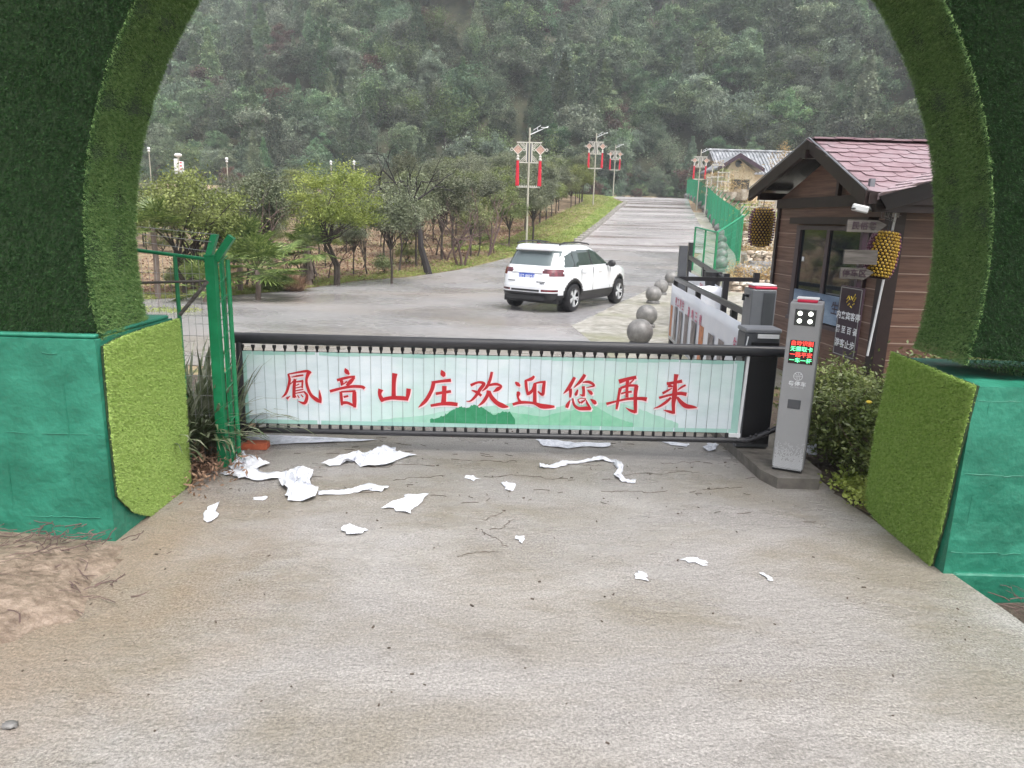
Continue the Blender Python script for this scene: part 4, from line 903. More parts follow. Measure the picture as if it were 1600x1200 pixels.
        b.box((1.84, sg * .908, .77), (.007, .012, .6)); b.box((2.86, sg * .904, .78), (.007, .012, .6)); b.box((1.2, sg * .908, .9), (.007, .012, .3)); b.build('shut_lines', M_['carblack'], root)
    b = MB(); b.box((.38, 0, 1.495), (.16, .96, .03)); b.build('spoiler', M_['carwhite'], root)
    b = MB(); b.box((.56, .0, 1.66), (.09, .03, .05)); b.build('aerial', M_['carblack'], root)
    b = MB(); b.tube([(.205, -.03, 1.12), (.235, .35, 1.155)], .013, 6); b.build('rear_wiper', M_['carblack'], root)
    b = MB(); b.box((.055, 0, .86), (.012, .44, .14)); pl = b.build('number_plate', M_['plate'], root)
    t_ = text('plate_text', '川T·88P53', .105, M_['whitepaint'], None, frame((.0475, .0, .86), (0, -1, 0), (0, 0, 1)), .001, .001); t_.parent = pl
    b = MB(); b.box((.08, 0, .945), (.02, .85, .022)); b.build('boot_trim', M_['alloy'], root)
    b = MB(); b.box((.018, .40, .745), (.006, .2, .022)); b.box((.018, -.42, .745), (.006, .24, .02)); b.box((.014, -.46, .715), (.006, .12, .018)); b.build('badge_lettering', M_['darkgrey'], root)
    b = MB(); b.box((-.006, 0, .535), (.012, .78, .045)); b.box((-.006, 0, .36), (.03, 1.1, .09)); b.build('bumper_insert', M_['carblack'], root)
    b = MB(); b.lathe([(.03, -.05), (.03, .1)], (0, 0, 0), 10)
    # wheels
    def wheel():
        wr = empty('wheel'); b = MB()
        b.lathe([(.22, -.11), (.31, -.115), (.34, -.095), (.348, -.05), (.348, .05), (.34, .095), (.31, .115), (.22, .11)], (0, 0, 0), 36, 'Y', False); b.build('tyre', M_['rubber'], wr, smooth=True)
        b = MB(); b.lathe([(.225, -.10), (.235, -.112), (.24, -.105), (.225, -.09)], (0, 0, 0), 36, 'Y', False)
        for k in range(5):
            a = 2 * math.pi * k / 5 + .3
            for da in (-.16, .16):
                p0 = Vector((.035 * math.cos(a), -.095, .035 * math.sin(a))); p1 = Vector((.228 * math.cos(a + da), -.098, .228 * math.sin(a + da)))
                d = (p1 - p0).normalized(); s_ = Vector((-d.z, 0, d.x)) * .018
                b.prism([p0 - s_, p0 + s_, p1 + s_ * 1.1, p1 - s_ * 1.1], (0, .03, 0))
        b.lathe([(.055, -.11), (.06, -.07)], (0, 0, 0), 16, 'Y'); b.build('rim', M_['alloy'], wr)
        b = MB(); b.lathe([(.215, -.04), (.215, -.03)], (0, 0, 0), 24, 'Y'); b.build('brake_disc', M_['darkgrey'], wr)
        return wr
    w0 = wheel()
    for i, (wx, sy) in enumerate(((WX[0], -1), (WX[0], 1), (WX[1], -1), (WX[1], 1))):
        wz = w0 if i == 0 else copy_tree(w0)
        wz.parent = root; wz.location = (wx, sy * .80, .348); wz.rotation_euler = (0, random.uniform(0, 3), 0 if sy < 0 else math.pi)
    return root
car = suv()
# rear left wheel, rear right wheel, front right wheel contacts in the photograph
rl, rr, fr = G(806, 484), G(893, 489), G(958, 472)
yaw = math.atan2(fr.y - rr.y, fr.x - rr.x) - R(5); print('car yaw', math.degrees(yaw), rl, rr, fr)
fwd = Vector((math.cos(yaw), math.sin(yaw), 0)); lft = Vector((-fwd.y, fwd.x, 0))
org = Vector((rr.x, rr.y, 0)) - fwd * .86 + lft * .86
CS = 1.01
car.location = (org.x, org.y, h(rr.y) + .02); car.rotation_euler = (0, -.0, yaw); car.scale = (CS,) * 3

# ============================================================ LEFT FENCE GATE (green) AND WIRE
gp = empty('green_gate_post', (-2.27, 5.4, 0), 0, 'green steel fence post with forked top arms left of the boom', 'fence post')
zt_ = AT(335, 400, 5.4).z; pa, pb = AT(323, 420, 5.4).x, AT(338, 420, 5.4).x; pm = -2.29
b = MB(); b.box((pm, 5.4, zt_ / 2), (.07, .07, zt_)); rel(b.build('post', M_['greenmetal']), gp)
b = MB(); b.box((pm, 5.4, zt_ + .004), (.08, .08, .008)); rel(b.build('cap', M_['greenmetal']), gp)
for sg in (-1, 1):
    b = MB(); p0 = Vector((pm + sg * .03, 5.4, zt_ - .03)); p1 = AT(334 if sg < 0 else 360, 366 if sg < 0 else 370, 5.4 if sg > 0 else 5.5)
    d = (p1 - p0); s_ = d.normalized().cross(Vector((0, 1, 0))) * .026; b.prism([p0 - s_, p0 + s_, p1 + s_, p1 - s_], (0, .05, 0)); rel(b.build('arm', M_['greenmetal']), gp)
# narrow mesh wing beside the post
b = MB(); wx0, wx1, wy1 = pm + .04, pm + .085, 5.5
b.tube([(wx1, wy1, 0), (wx1, wy1, zt_ - .03)], .018, 8)
for k in range(12):
    z = .08 + k * (zt_ - .15) / 11; b.tube([(wx0, 5.42, z), (wx1, wy1, z + .07)], .004, 5)
for k in range(3): f = (k + .5) / 3; b.tube([(wx0 + (wx1-wx0) * f, 5.42 + (wy1-5.42) * f, .02), (wx0 + (wx1-wx0) * f, 5.42 + (wy1-5.42) * f, zt_ - .05)], .003, 5)
rel(b.build('mesh_wing', M_['greenmetal']), gp)
b = MB(); b.box((wx0 + .012, 5.47, zt_ / 2), (.012, .06, zt_ - .06)); rel(b.build('edge_strip', M_['greenmetal']), gp)
YF = 5.46
lf = empty('green_wire_fence', (-3, YF, 0), 0, 'green framed wire mesh fence with barbed wire and grey braces behind the left block', 'fence')
b = MB(); p0, p1 = AT(215, 391, YF), AT(322, 405, YF); p0 = p1 + (p0 - p1) * 3; b.tube([p0, p1], .014, 8); rel(b.build('top_rail', M_['greenmetal']), lf)
fx = p0.x
b = MB(); q0, q1 = AT(273, 398, YF), AT(285, 520, YF); b.tube([q0, Vector((q0.x, YF, .0))], .016, 8); rel(b.build('post', M_['greenmetal']), lf)
b = MB(); x = fx; top = p1.z
while x < p1.x: b.tube([(x, YF + .01, .02), (x, YF + .01, top)], .0016, 4); x += .055
z = .1
while z < top: b.tube([(fx, YF + .012, z), (p1.x, YF + .012, z)], .0016, 4); z += .16
rel(b.build('wire_mesh', M_['wire']), lf)
b = MB()
for i, (l, r_) in enumerate((((215, 352), (333, 366)), ((215, 363), (330, 378)), ((215, 375), (327, 393)))):
    a_, c_ = AT(*l, YF), AT(*r_, YF); a2 = c_ + (a_ - c_) * 3; b.tube([a2, a2.lerp(c_, .5) - Vector((0, 0, .015)), c_], .0022, 5)
    for k in range(16):
        q = a2.lerp(c_, (k + .5) / 16); b.tube([q + Vector((-.008, 0, -.014)), q + Vector((.008, 0, .014))], .0015, 4)
rel(b.build('barbed_wire', M_['wire']), lf)
b = MB(); b.tube([AT(215, 442, YF - .06), AT(325, 439, YF - .06)], .011, 6); rel(b.build('brace', M_['wood']), lf)
b = MB(); b.tube([AT(325, 439, YF - .09), AT(281, 492, YF - .09)], .015, 6); rel(b.build('brace', M_['wood']), lf)

# ============================================================ RIGHT GREEN FENCE along the upper road
gf = empty('green_mesh_fence', (9.75, 30, 0), 0, 'long green wire mesh fence with outward top arms along the right of the upper road', 'fence')
fl = [(AT(px_, py_, Y_).x, Y_) for px_, py_, Y_ in ((1160, 345, 30), (1155, 335, 36), (1122, 315, 48), (1098, 305, 64), (1073, 298, 88))]; FH = 2.15
def fpt(s):
    i = min(int(s), len(fl) - 2); f = s - i; return Vector((fl[i][0] + (fl[i+1][0]-fl[i][0]) * f, fl[i][1] + (fl[i+1][1]-fl[i][1]) * f, 0))
segs = []; 
for i in range(len(fl) - 1):
    L = math.hypot(fl[i+1][0]-fl[i][0], fl[i+1][1]-fl[i][1]); n = round(L / 2.6)
    for k in range(n): segs.append(fpt(i + k / n))
segs.append(fpt(len(fl) - 1)); b = MB()
for j in range(len(segs) - 1):
    a_, c_ = segs[j], segs[j+1]; n = 22
    for k in range(n):
        q = a_.lerp(c_, k / n); z = h(q.y); wq = .006 + q.y * .00016; b.box((q.x, q.y, z + FH / 2), (wq, wq, FH))
    for k in range(11):
        zz = .1 + k * (FH - .15) / 10; d = c_ - a_; ang = math.atan2(d.y, d.x); za, zc = h(a_.y) + zz, h(c_.y) + zz
        b.tube([(a_.x, a_.y, za), (c_.x, c_.y, zc)], .0035, 4)
rel(b.build('wire_mesh', M_['fencefar'], fix=False), gf)
for j, q in enumerate(segs):
    b = MB(); z = h(q.y); b.box((q.x, q.y, z + FH / 2), (.06, .06, FH)); b.tube([(q.x, q.y, z + FH), (q.x + .22, q.y - .05, z + FH + .32)], .028, 6); rel(b.build('post', M_['greenmetal']), gf)
gf2 = empty('green_fence_panel', (6, 20, 0), 0, 'short green mesh fence panel standing across the near end of the long green fence', 'fence')
pA, pB, pC = AT(1087, 355, 30), AT(1121, 363, 26.5), AT(1161, 337, 29.8); b = MB()
for pa_, pb2, nk in ((pA, pB, 22), (pB, pC, 22)):
    for k in range(nk):
        q = pa_.lerp(pb2, k / nk); b.box((q.x, q.y, (q.z + h(q.y)) / 2), (.009, .009, q.z - h(q.y)))
    for k in range(8):
        zz = (k + .5) / 8; b.tube([(pa_.x, pa_.y, h(pa_.y) + (pa_.z - h(pa_.y)) * zz), (pb2.x, pb2.y, h(pb2.y) + (pb2.z - h(pb2.y)) * zz)], .004, 4)
    b.tube([pa_, pb2], .03, 5)
rel(b.build('wire_mesh', M_['fencefar'], fix=False), gf2)
for q in (pA, pB, pC, pA.lerp(pB, .5)):
    b = MB(); b.box((q.x, q.y, (q.z + h(q.y)) / 2), (.07, .07, q.z - h(q.y))); rel(b.build('post', M_['greenmetal']), gf2)

# ============================================================ BLACK RAILINGS WITH BANNERS
def rail_box(b, p0, p1, w_, t_):
    p0, p1 = Vector(p0), Vector(p1); d = (p1 - p0); s_ = Vector((-d.y, d.x, 0)).normalized() * w_ / 2; u_ = Vector((0, 0, t_ / 2))
    b.add([p0 - s_ - u_, p0 + s_ - u_, p0 + s_ + u_, p0 - s_ + u_, p1 - s_ - u_, p1 + s_ - u_, p1 + s_ + u_, p1 - s_ + u_], [(0, 1, 2, 3), (7, 6, 5, 4), (0, 4, 5, 1), (1, 5, 6, 2), (2, 6, 7, 3), (3, 7, 4, 0)])
ra = empty('black_railing', (3, 12, 0), 0, 'black railing carrying the picture banner, running back from the grey exit column', 'railing')
A = AT(1056, 434, 12.2); B = AT(1172, 494, 7.3); A.z = B.z = (A.z + B.z) / 2; print('rail', A, B)
b = MB(); rail_box(b, A, B, .05, .06); rel(b.build('top_rail', M_['black']), ra)
for f in (0.0, .42, .86):
    q = A.lerp(B, f); b = MB(); b.box((q.x, q.y, q.z / 2 - .03), (.07, .07, q.z)); rel(b.build('post', M_['black']), ra)
q = A + Vector((1.45, .25, 0)); b = MB(); rail_box(b, A, q, .07, .07); rel(b.build('cross_rail', M_['black']), ra)
b = MB(); b.box((q.x, q.y, q.z / 2 + .06), (.09, .09, q.z + .12)); rel(b.build('post', M_['black']), ra)
# banner, slightly sagging and rippled
def banner(name, A, B, z1, z0, off, label, n=40):
    d = (B - A); s_ = Vector((-d.y, d.x, 0)).normalized() * off; V = []; m_ = 6
    for i in range(n + 1):
        f = i / n; q = A.lerp(B, f) + s_ + s_.normalized() * .008 * math.sin(f * 23)
        zt2 = z1 - .015 * abs(math.sin(f * math.pi * 2.4))
        for j in range(m_ + 1): V.append((q.x, q.y, z0 + (zt2 - z0) * j / m_))
    F = [(i*(m_+1)+j, (i+1)*(m_+1)+j, (i+1)*(m_+1)+j+1, i*(m_+1)+j+1) for i in range(n) for j in range(m_)]
    o = mesh_np(name, V, F, M_['banner'], smooth=True); tag(o, label, 'banner'); mo = o.modifiers.new('s', 'SOLIDIFY'); mo.thickness = .002; mo.offset = 0
    return o, s_
zr = A.z
bn, so = banner('picture_banner', A, B, zr - .085, .12, -.055, 'white vinyl banner with faded red lettering and narrow pictures on the black railing')
dirv = (B - A); dirv.z = 0; Lb = dirv.length; dirv.normalize(); nrm_ = so.normalized()
def on_banner(f, z, e=.010): q = A.lerp(B, f) + so + nrm_ * e; return Vector((q.x, q.y, z))
for k, (f, wv, m_) in enumerate(((.05, .22, 'photo2'), (.135, .24, 'photo1'), (.235, .28, 'photo1'), (.345, .3, 'photo1'), (.46, .32, 'photo1'), (.58, .3, 'photo2'), (.70, .3, 'photo1'), (.82, .3, 'photo1'))):
    hw = wv / Lb / 2; z1, z0 = zr - .43 + .02 * (k % 2), .18
    V = [on_banner(f - hw, z0, .012), on_banner(f + hw, z0, .012), on_banner(f + hw, z1, .012), on_banner(f - hw, z1, .012)]
    b = MB(); b.add(V, [(0, 1, 2, 3)]); o = b.build('picture', M_[m_], bn)
for f, s_ in ((.13, '四'), (.175, '工'), (.22, '养'), (.265, '生'), (.37, '漫'), (.43, '鸡'), (.49, '王'), (.555, '豬'), (.95, '生')):
    o = text('banner_text', s_, .15, M_['bannertext'], bn, frame(on_banner(f, zr - .33 if f < .3 else zr - .36, .013), dirv, (0, 0, 1)), .0008, .003)
b = MB(); 
rb = empty('rear_black_railing', (4, 15, 0), 0, 'second black railing with dark posts behind the picture banner', 'railing')
A2, B2 = AT(1078, 402, 17.5), AT(1134, 438, 12.8)
b = MB(); rail_box(b, A2, B2, .07, .09); rel(b.build('top_rail', M_['black']), rb)
for q, e in ((A2, .35), (A2.lerp(B2, .5), .0), (B2, .12)):
    b = MB(); zz = q.z + e; g = h(q.y); b.box((q.x, q.y, (zz + g) / 2), (.1, .1, zz - g)); rel(b.build('post', M_['black']), rb)
q = AT(1070, 384, 15.5); b = MB(); b.box((q.x - .02, q.y, (q.z + h(15.5)) / 2), (.17, .1, q.z - h(15.5))); pp = b.build('grey_gate_post', M_['darkgrey']); tag(pp, 'broad dark grey post left of the rear black railing', 'post')
bn2, _s = banner('rear_banner', A2.lerp(B2, .1) , B2.lerp(A2, -.0), B2.z - .12, .1, -.06, 'white banner with small red print hanging on the rear black railing', 20)
bn3, _s = banner('folded_banner', AT(1086, 446, 12.9), AT(1138, 446, 12.9), AT(1110, 446, 12.9).z, .1, -.03, 'pale white banner hanging below the short cross rail', 14)
text('banner_text', '风景', .2, M_['bannertext'], bn2, frame(A2.lerp(B2, .55) + Vector((-.09, 0, -.42)), B2 - A2, (0, 0, 1)), .001, .003)
q = AT(1115, 425, 13.6); b = MB(); b.lathe([(.12, -.34), (.17, 0), (.18, .02), (.16, .02)], (q.x, q.y, q.z - .02), 16); b.tube([(q.x, q.y, q.z - .4), (q.x, q.y, h(q.y))], .04, 8); tag(b.build('black_bin', M_['black']), 'small black bucket standing on a stub behind the cross rail', 'bucket')

# ============================================================ TIMBER BOOTH
bo = empty('timber_booth', (5.2, 9.3, 0), 0, 'brown timber ticket booth with a red shingle gable roof and sliding window', 'booth')
BY0, BY1 = 8.0, 10.75; LX0 = AT(1383, 450, BY0).x; LX1 = AT(1207, 430, BY1).x; BX2 = 8.4; WT = 2.42
print('booth', LX0, LX1)
c0, c1 = Vector((LX0, BY0, 0)), Vector((LX1, BY1, 0))
b = MB(); b.prism([c0, Vector((BX2, BY0, 0)), Vector((BX2, BY1, 0)), c1], (0, 0, WT)); rel(b.build('wall', M_['siding']), bo)
# plank joints: real pale grooves, 3 mm proud beads
wd = (c1 - c0).normalized(); wn = Vector((-wd.y, wd.x, 0))
b = MB(); z = .18
winf = (.33, .93)   # window span along the left wall measured from the far corner
k = 0
zs_ = []
while z < WT: zs_.append(z); z += .196
def lw(f, z, e=0): q = c1.lerp(c0, f) + wn * e; return Vector((q.x, q.y, z))
WZ0, WZ1 = .82, 2.0; W0, W1 = .27, .845
for z in zs_:
    parts_ = [(0.01, .985)] if (z < WZ0 - .06 or z > WZ1 + .07) else [(0.01, W0 - .03), (W1 + .02, .985)]
    for f0, f1 in parts_:
        b.add([lw(f0, z - .005, .006), lw(f1, z - .005, .006), lw(f1, z + .005, .006), lw(f0, z + .005, .006), lw(f0, z - .005, -.002), lw(f1, z - .005, -.002), lw(f1, z + .005, -.002), lw(f0, z + .005, -.002)], [(0, 1, 2, 3), (0, 4, 5, 1), (3, 2, 6, 7)])
    b.box(((LX0 + .06 + BX2) / 2, BY0 - .003, z), (BX2 - LX0 - .08, .006, .011))
rel(b.build('plank_joints', M_['groove']), bo)
b = MB(); b.prism([c0 + Vector((-.03, -.02, 0)), c0 + Vector((.11, -.02, 0)), c0 + Vector((.11, .02, 0)), c0 + Vector((.02, .12, 0)), c0 + Vector((-.05, .12, 0))], (0, 0, WT)); rel(b.build('corner_trim', M_['darktrim']), bo)
b = MB(); b.prism([c1 + Vector((-.025, .02, 0)), c1 + Vector((-.025, -.07, 0)), c1 + Vector((.02, -.07, 0)), c1 + Vector((.02, .02, 0))], (0, 0, WT)); rel(b.build('corner_trim', M_['darktrim']), bo)
# window
wi = rel(MB().add([lw(W0, WZ0, .012), lw(W1, WZ0, .012), lw(W1, WZ1, .012), lw(W0, WZ1, .012)], [(0, 1, 2, 3)]).build('window', M_['glass']), bo)
def bar_on(f0, f1, z0, z1, e0, e1, m_, nm):
    V = [lw(f0, z0, e0), lw(f1, z0, e0), lw(f1, z1, e0), lw(f0, z1, e0), lw(f0, z0, e1), lw(f1, z0, e1), lw(f1, z1, e1), lw(f0, z1, e1)]
    b = MB(); b.add(V, [(3, 2, 1, 0), (4, 5, 6, 7), (0, 1, 5, 4), (1, 2, 6, 5), (2, 3, 7, 6), (3, 0, 4, 7)]); o = b.build(nm, m_); o.parent = wi; return o
bar_on(W0 - .025, W1 + .02, WZ1, WZ1 + .055, .002, .05, M_['winframe'], 'frame'); bar_on(W0 - .025, W1 + .02, WZ0 - .05, WZ0, .002, .07, M_['winframe'], 'sill')
bar_on(W0 - .025, W0 + .012, WZ0, WZ1, .002, .046, M_['winframe'], 'frame'); bar_on(W1 - .012, W1 + .02, WZ0, WZ1, .002, .046, M_['winframe'], 'frame')
fm = (W0 + W1) / 2 - .02; bar_on(fm - .014, fm + .014, WZ0, WZ1, .014, .034, M_['winframe'], 'mullion')
bar_on(W0 - .05, W1 + .05, WZ1 + .075, WZ1 + .16, .002, .13, M_['darktrim'], 'roller_box')
o = bar_on(W0 + .02, W1 - .02, WZ0 + .02, WZ0 + .38, .036, .046, M_['bluefilm'], 'blue_board')
for f, s_ in ((.40, '民'), (.56, '宿'), (.68, '生'), (.80, '态')):
    t_ = text('board_text', s_, .17, M_['purple'], o, frame(lw(f, WZ0 + .22, .049), c0 - c1, (0, 0, 1)), .0006, .002)
bar_on(W0 + .04, W0 + .06, WZ1 - .42, WZ1 - .36, .014, .018, M_['white'], 'sticker')
# roof: main ridge runs along x; the gable end faces the road
GX = 3.62; RX2 = 8.9; ym = 9.35; ze = 2.44; zr_ = 3.30; yo0, yo1 = 7.55, 11.15
apex = AT(1268, 219, ym); print('apex', apex); GX = apex.x; zr_ = apex.z
el = AT(1357, 301, yo0); er = AT(1173, 299, yo1); print('eaves', el, er)
GX0 = el.x; ze = el.z; GX1 = er.x; ze1 = er.z
ridge0 = Vector((GX, ym, zr_)); ridge1 = Vector((RX2, ym, zr_)); e0 = Vector((GX0, yo0, ze)); e1 = Vector((GX1, yo1, ze1))
T = .07
b = MB(); b.add([e0, Vector((RX2, yo0, ze)), ridge1, ridge0, Vector((RX2, yo1, ze1)), e1] + [p - Vector((0, 0, T)) for p in (e0, Vector((RX2, yo0, ze)), ridge1, ridge0, Vector((RX2, yo1, ze1)), e1)],
 [(0, 1, 2, 3), (3, 2, 4, 5), (9, 8, 7, 6), (11, 10, 8, 9), (0, 6, 7, 1), (5, 4, 10, 11), (1, 7, 8, 2), (2, 8, 10, 4), (0, 3, 9, 6), (3, 5, 11, 9)])
roof = rel(b.build('roof', M_['fascia']), bo)
b = MB(); b.add([e0 + Vector((.02, 0, .003)), Vector((RX2, yo0, ze + .003)), ridge1 + Vector((0, 0, .003)), ridge0 + Vector((.02, 0, .003))], [(0, 1, 2, 3)]); o = b.build('underlay', M_['shingle'], fix=False); o.parent = roof
# shingles: hexagonal tabs in courses, each a thin chamfered piece
def slope_shingles(o, ud, vd, nu, nv, pw, ph, m_, name, clip=None, seed=1):
    rg = random.Random(seed); ud, vd = ud.normalized(), vd.normalized(); n_ = ud.cross(vd).normalized()
    if n_.z < 0: n_ = -n_
    b = MB()
    for j in range(nv):
        for i in range(-1, nu + 2):
            u0 = (i + (j % 2) * .5) * pw; v0 = j * ph; t = .009 + rg.uniform(0, .006)
            pts = [(u0 + pw * .02, v0 + ph * 1.3), (u0 + pw * .02, v0 + ph * .12), (u0 + pw * .22, v0 - ph * .12), (u0 + pw * .78, v0 - ph * .12), (u0 + pw * .98, v0 + ph * .12), (u0 + pw * .98, v0 + ph * 1.3)]
            if clip and not clip(u0 + pw / 2, v0 + ph / 2): continue
            P = [o + ud * u + vd * v + n_ * (t * (1 if k_ not in (0, 5) else .25) + .004 * (0 if k_ in (0, 5) else 1)) for k_, (u, v) in enumerate(pts)]
            b.prism([p - n_ * .006 for p in P], n_ * .006)
    x_ = b.build(name, m_); x_.parent = roof; return x_
Lu = (RX2 - GX0); sl = (ridge0 - e0); vdir = Vector((0, ym - yo0, zr_ - ze)); Lv = vdir.length
slope_shingles(Vector((GX0 + .0, yo0, ze)) + Vector((0, 0, .002)), Vector((1, 0, 0)), vdir, int(Lu / .36) + 1, int(Lv / .165), .36, Lv / int(Lv / .165), M_['shingle'], 'shingles', clip=lambda u, v: u > .12 + (GX - GX0) * v / Lv)
b = MB(); k = 0; x = GX
while x < RX2:
    b.box((x + .12, ym, zr_ + .02 + .006 * (k % 2)), (.26, .22, .02)); x += .24; k += 1
xr_ = b.build('ridge_caps', M_['shingle']); xr_.parent = roof
# rake boards on the gable, eaves fascia
def rake(p, q, w_=.16, t_=.05):
    d = (q - p).normalized(); dn = Vector((0, 0, -1)); b = MB(); off = Vector((-.03, 0, .02))
    b.prism([p + off, q + off, q + off + dn * w_, p + off + dn * w_], (t_, 0, 0)); o = b.build('rake_board', M_['darktrim']); o.parent = roof
rake(e0, ridge0); rake(e1, ridge0)
b = MB(); b.tube([e0 + Vector((-.035, -.03, .025)), ridge0 + Vector((-.035, 0, .03)), e1 + Vector((-.035, .03, .025))], .009, 6); o = b.build('drip_edge', M_['midgrey']); o.parent = roof
b = MB(); b.box(((GX0 + RX2) / 2, yo0 - .012, ze - .05), (RX2 - GX0, .03, .12)); o = b.build('fascia_board', M_['darktrim']); o.parent = roof
# gable infill with king post and tie beam
gx = (LX0 + LX1) / 2
gp0, gp1, gpt = Vector((c0.x, BY0, WT)), Vector((c1.x, BY1, WT)), Vector((gx, ym, zr_ - .12))
b = MB(); b.prism([gp0, gp1, gpt], (.06, 0, 0)); rel(b.build('gable_infill', M_['siding']), bo)
b = MB(); b.prism([gp0 + Vector((-.02, 0, -.13)), gp1 + Vector((-.02, 0, -.13)), gp1 + Vector((-.02, 0, 0)), gp0 + Vector((-.02, 0, 0))], (-.03, 0, 0)); rel(b.build('tie_beam', M_['darktrim']), bo)
b = MB(); b.box((gx - .03, ym - .25, WT + .28), (.05, .07, .56)); rel(b.build('king_post', M_['darktrim']), bo)
for py_, pz_ in ((7.85, WT), (10.9, WT + .04), (ym, zr_ - .17)):
    b = MB(); b.box(((GX + gx) / 2, py_, pz_), (.5, .1, .1)); rel(b.build('purlin', M_['darktrim']), bo)
# cross gable facing the driveway
cx0 = AT(1373, 307, 7.5); cx1 = AT(1455, 284, 7.5); sl2 = (cx1.z - cx0.z) / (cx1.x - cx0.x); ca = Vector((5.9, 7.5, cx0.z + sl2 * (5.9 - cx0.x))); print('cross', cx0, cx1, ca)
cb = Vector((ca.x * 2 - cx0.x, 7.5, cx0.z)); back = Vector((0, 1.9, 0))
b = MB(); up_ = Vector((0, 0, .03)); bk0 = Vector((0, .06, 0)); b.add([cx0 + up_, ca + up_, cb + up_, cx0 + bk0 + up_, ca + back + up_, cb + bk0 + up_] + [cx0 - up_, ca - up_, cb - up_, cx0 + bk0 - up_, ca + back - up_, cb + bk0 - up_],
   [(0, 1, 4, 3), (1, 2, 5, 4), (9, 10, 7, 6), (10, 11, 8, 7), (0, 6, 7, 1), (1, 7, 8, 2), (3, 4, 10, 9), (4, 5, 11, 10), (0, 3, 9, 6), (2, 8, 11, 5)])
o = b.build('cross_gable_roof', M_['shingle2']); o.parent = roof
slope_shingles(cx0 + Vector((0, 0, .032)), Vector((0, 1, 0)), ca - cx0, 6, int((ca - cx0).length / .16), .32, .16, M_['shingle2'], 'shingles', clip=lambda u, v: u < .05 + 1.9 * v / (ca - cx0).length, seed=5)
b = MB(); b.prism([cx0 + Vector((0, -.02, .0)), ca + Vector((0, -.02, .0)), ca + Vector((0, -.02, -.15)), cx0 + Vector((.1, -.02, -.13))], (0, .035, 0)); b.prism([ca + Vector((0, -.02, 0)), cb + Vector((0, -.02, 0)), cb + Vector((0, -.02, -.13)), ca + Vector((0, -.02, -.15))], (0, .035, 0)); o = b.build('rake_board', M_['fascia']); o.parent = roof
b = MB(); b.prism([cx0 + Vector((.15, .05, -.02)), ca + Vector((0, .05, -.1)), cb + Vector((-.15, .05, -.02))], (0, .04, 0)); rel(b.build('gable_infill', M_['fascia']), bo)
b = MB(); b.box((cx0.x + .33, 7.62, cx0.z - .10), (.62, .1, .10)); rel(b.build('tie_beam', M_['darktrim']), bo)
# CCTV camera, bracket, conduit
cc = AT(1345, 326, 7.6); cv = empty('security_camera', cc, 0, 'white security camera on a metal bracket under the booth eaves', 'camera')
b = MB(); b.bbox((0, 0, 0), (.16, .075, .07), .012); o = b.build('housing', M_['white'], cv); o.rotation_euler = (0, R(12), R(-20)); o.location = (-.02, -.03, 0)
b = MB(); b.tube([(.05, 0, 0), (.14, .05, -.02), (.14, .1, .05)], .012, 6); b.build('arm', M_['wire'], cv)
b = MB(); b.lathe([(.02, -.006), (.028, 0), (.02, .006)], (-.105, -.06, 0), 12); b.build('lens', M_['camglass'], cv)
q0 = AT(1362, 296, 7.7); b = MB(); b.box((q0.x, 7.72, q0.z - .06), (.05, .05, .34)); rel(b.build('bracket_post', M_['midgrey']), bo)
b = MB(); p_ = [AT(1403, 325, 7.9), AT(1396, 352, 7.9), AT(1380, 440, 7.9), AT(1355, 556, 7.9)]; b.tube(p_, .013, 8)
for f in (.2, .6, .9): q = p_[0].lerp(p_[-1], f); 
rel(b.build('conduit', M_['white'], smooth=True), bo)
b = MB(); rg = random.Random(9)
for k in range(7):
    s_ = AT(1385 + rg.uniform(-6, 8), 310, 7.75); e_ = AT(1392 + rg.uniform(-14, 25), 338 + rg.uniform(-8, 10), 7.75); m1 = s_.lerp(e_, .5) + Vector((rg.uniform(-.08, .08), 0, -.08)); b.tube([s_, m1, e_], .003, 4)
rel(b.build('loose_cables', M_['wire'], fix=False), bo)
b = MB(); s_ = AT(1398, 323, 7.85); b.box((s_.x, 7.86, s_.z), (.02, .03, .22)); b.box((s_.x + .05, 7.86, s_.z), (.02, .03, .22)); rel(b.build('bracket', M_['wire']), bo)

# ---- bead covered basket lanterns
def lantern(label, loc, r=.19, hh=.62, tilt=0):
    root = empty('bead_lantern', loc, 0, label, 'lantern', 'hanging bead lanterns by the booth'); root.rotation_euler = (0, tilt, .4)
    prof = [(.10, -hh/2), (r * .86, -hh/2 + .05), (r, -hh/2 + .16), (r, hh/2 - .16), (r * .86, hh/2 - .05), (.10, hh/2)]
    b = MB(); b.lathe([(max(.02, a_ - .02), z) for a_, z in prof], (0, 0, 0), 20); b.build('core', M_['lantern'], root, smooth=True)
    g_, p_ = MB(), MB(); rows = 15
    for j in range(rows):
        z = -hh/2 + .03 + (hh - .06) * j / (rows - 1); ra_ = np.interp(z, [q[1] for q in prof], [q[0] for q in prof])
        for i in range(22):
            t = 2 * math.pi * (i + (j % 2) * .5) / 22; m_ = g_ if (i % 11) < 7 else p_
            m_.sphere((ra_ * math.cos(t), ra_ * math.sin(t), z), .0165, 6, 4)
    g_.build('gold_beads', M_['goldbead'], root, smooth=True, fix=False); p_.build('purple_beads', M_['purplebead'], root, smooth=True, fix=False)
    b = MB(); b.tube([(0, 0, hh/2), (0, 0, hh/2 + .25)], .006, 5); b.build('hanger', M_['black'], root)
    return root
lantern('bead covered barrel lantern hanging left of the booth wall', AT(1190, 355, 11.4), .185, .60)
lantern('bead covered barrel lantern hanging behind the wooden arrow boards', AT(1378, 398, 7.62), .15, .5, R(8))

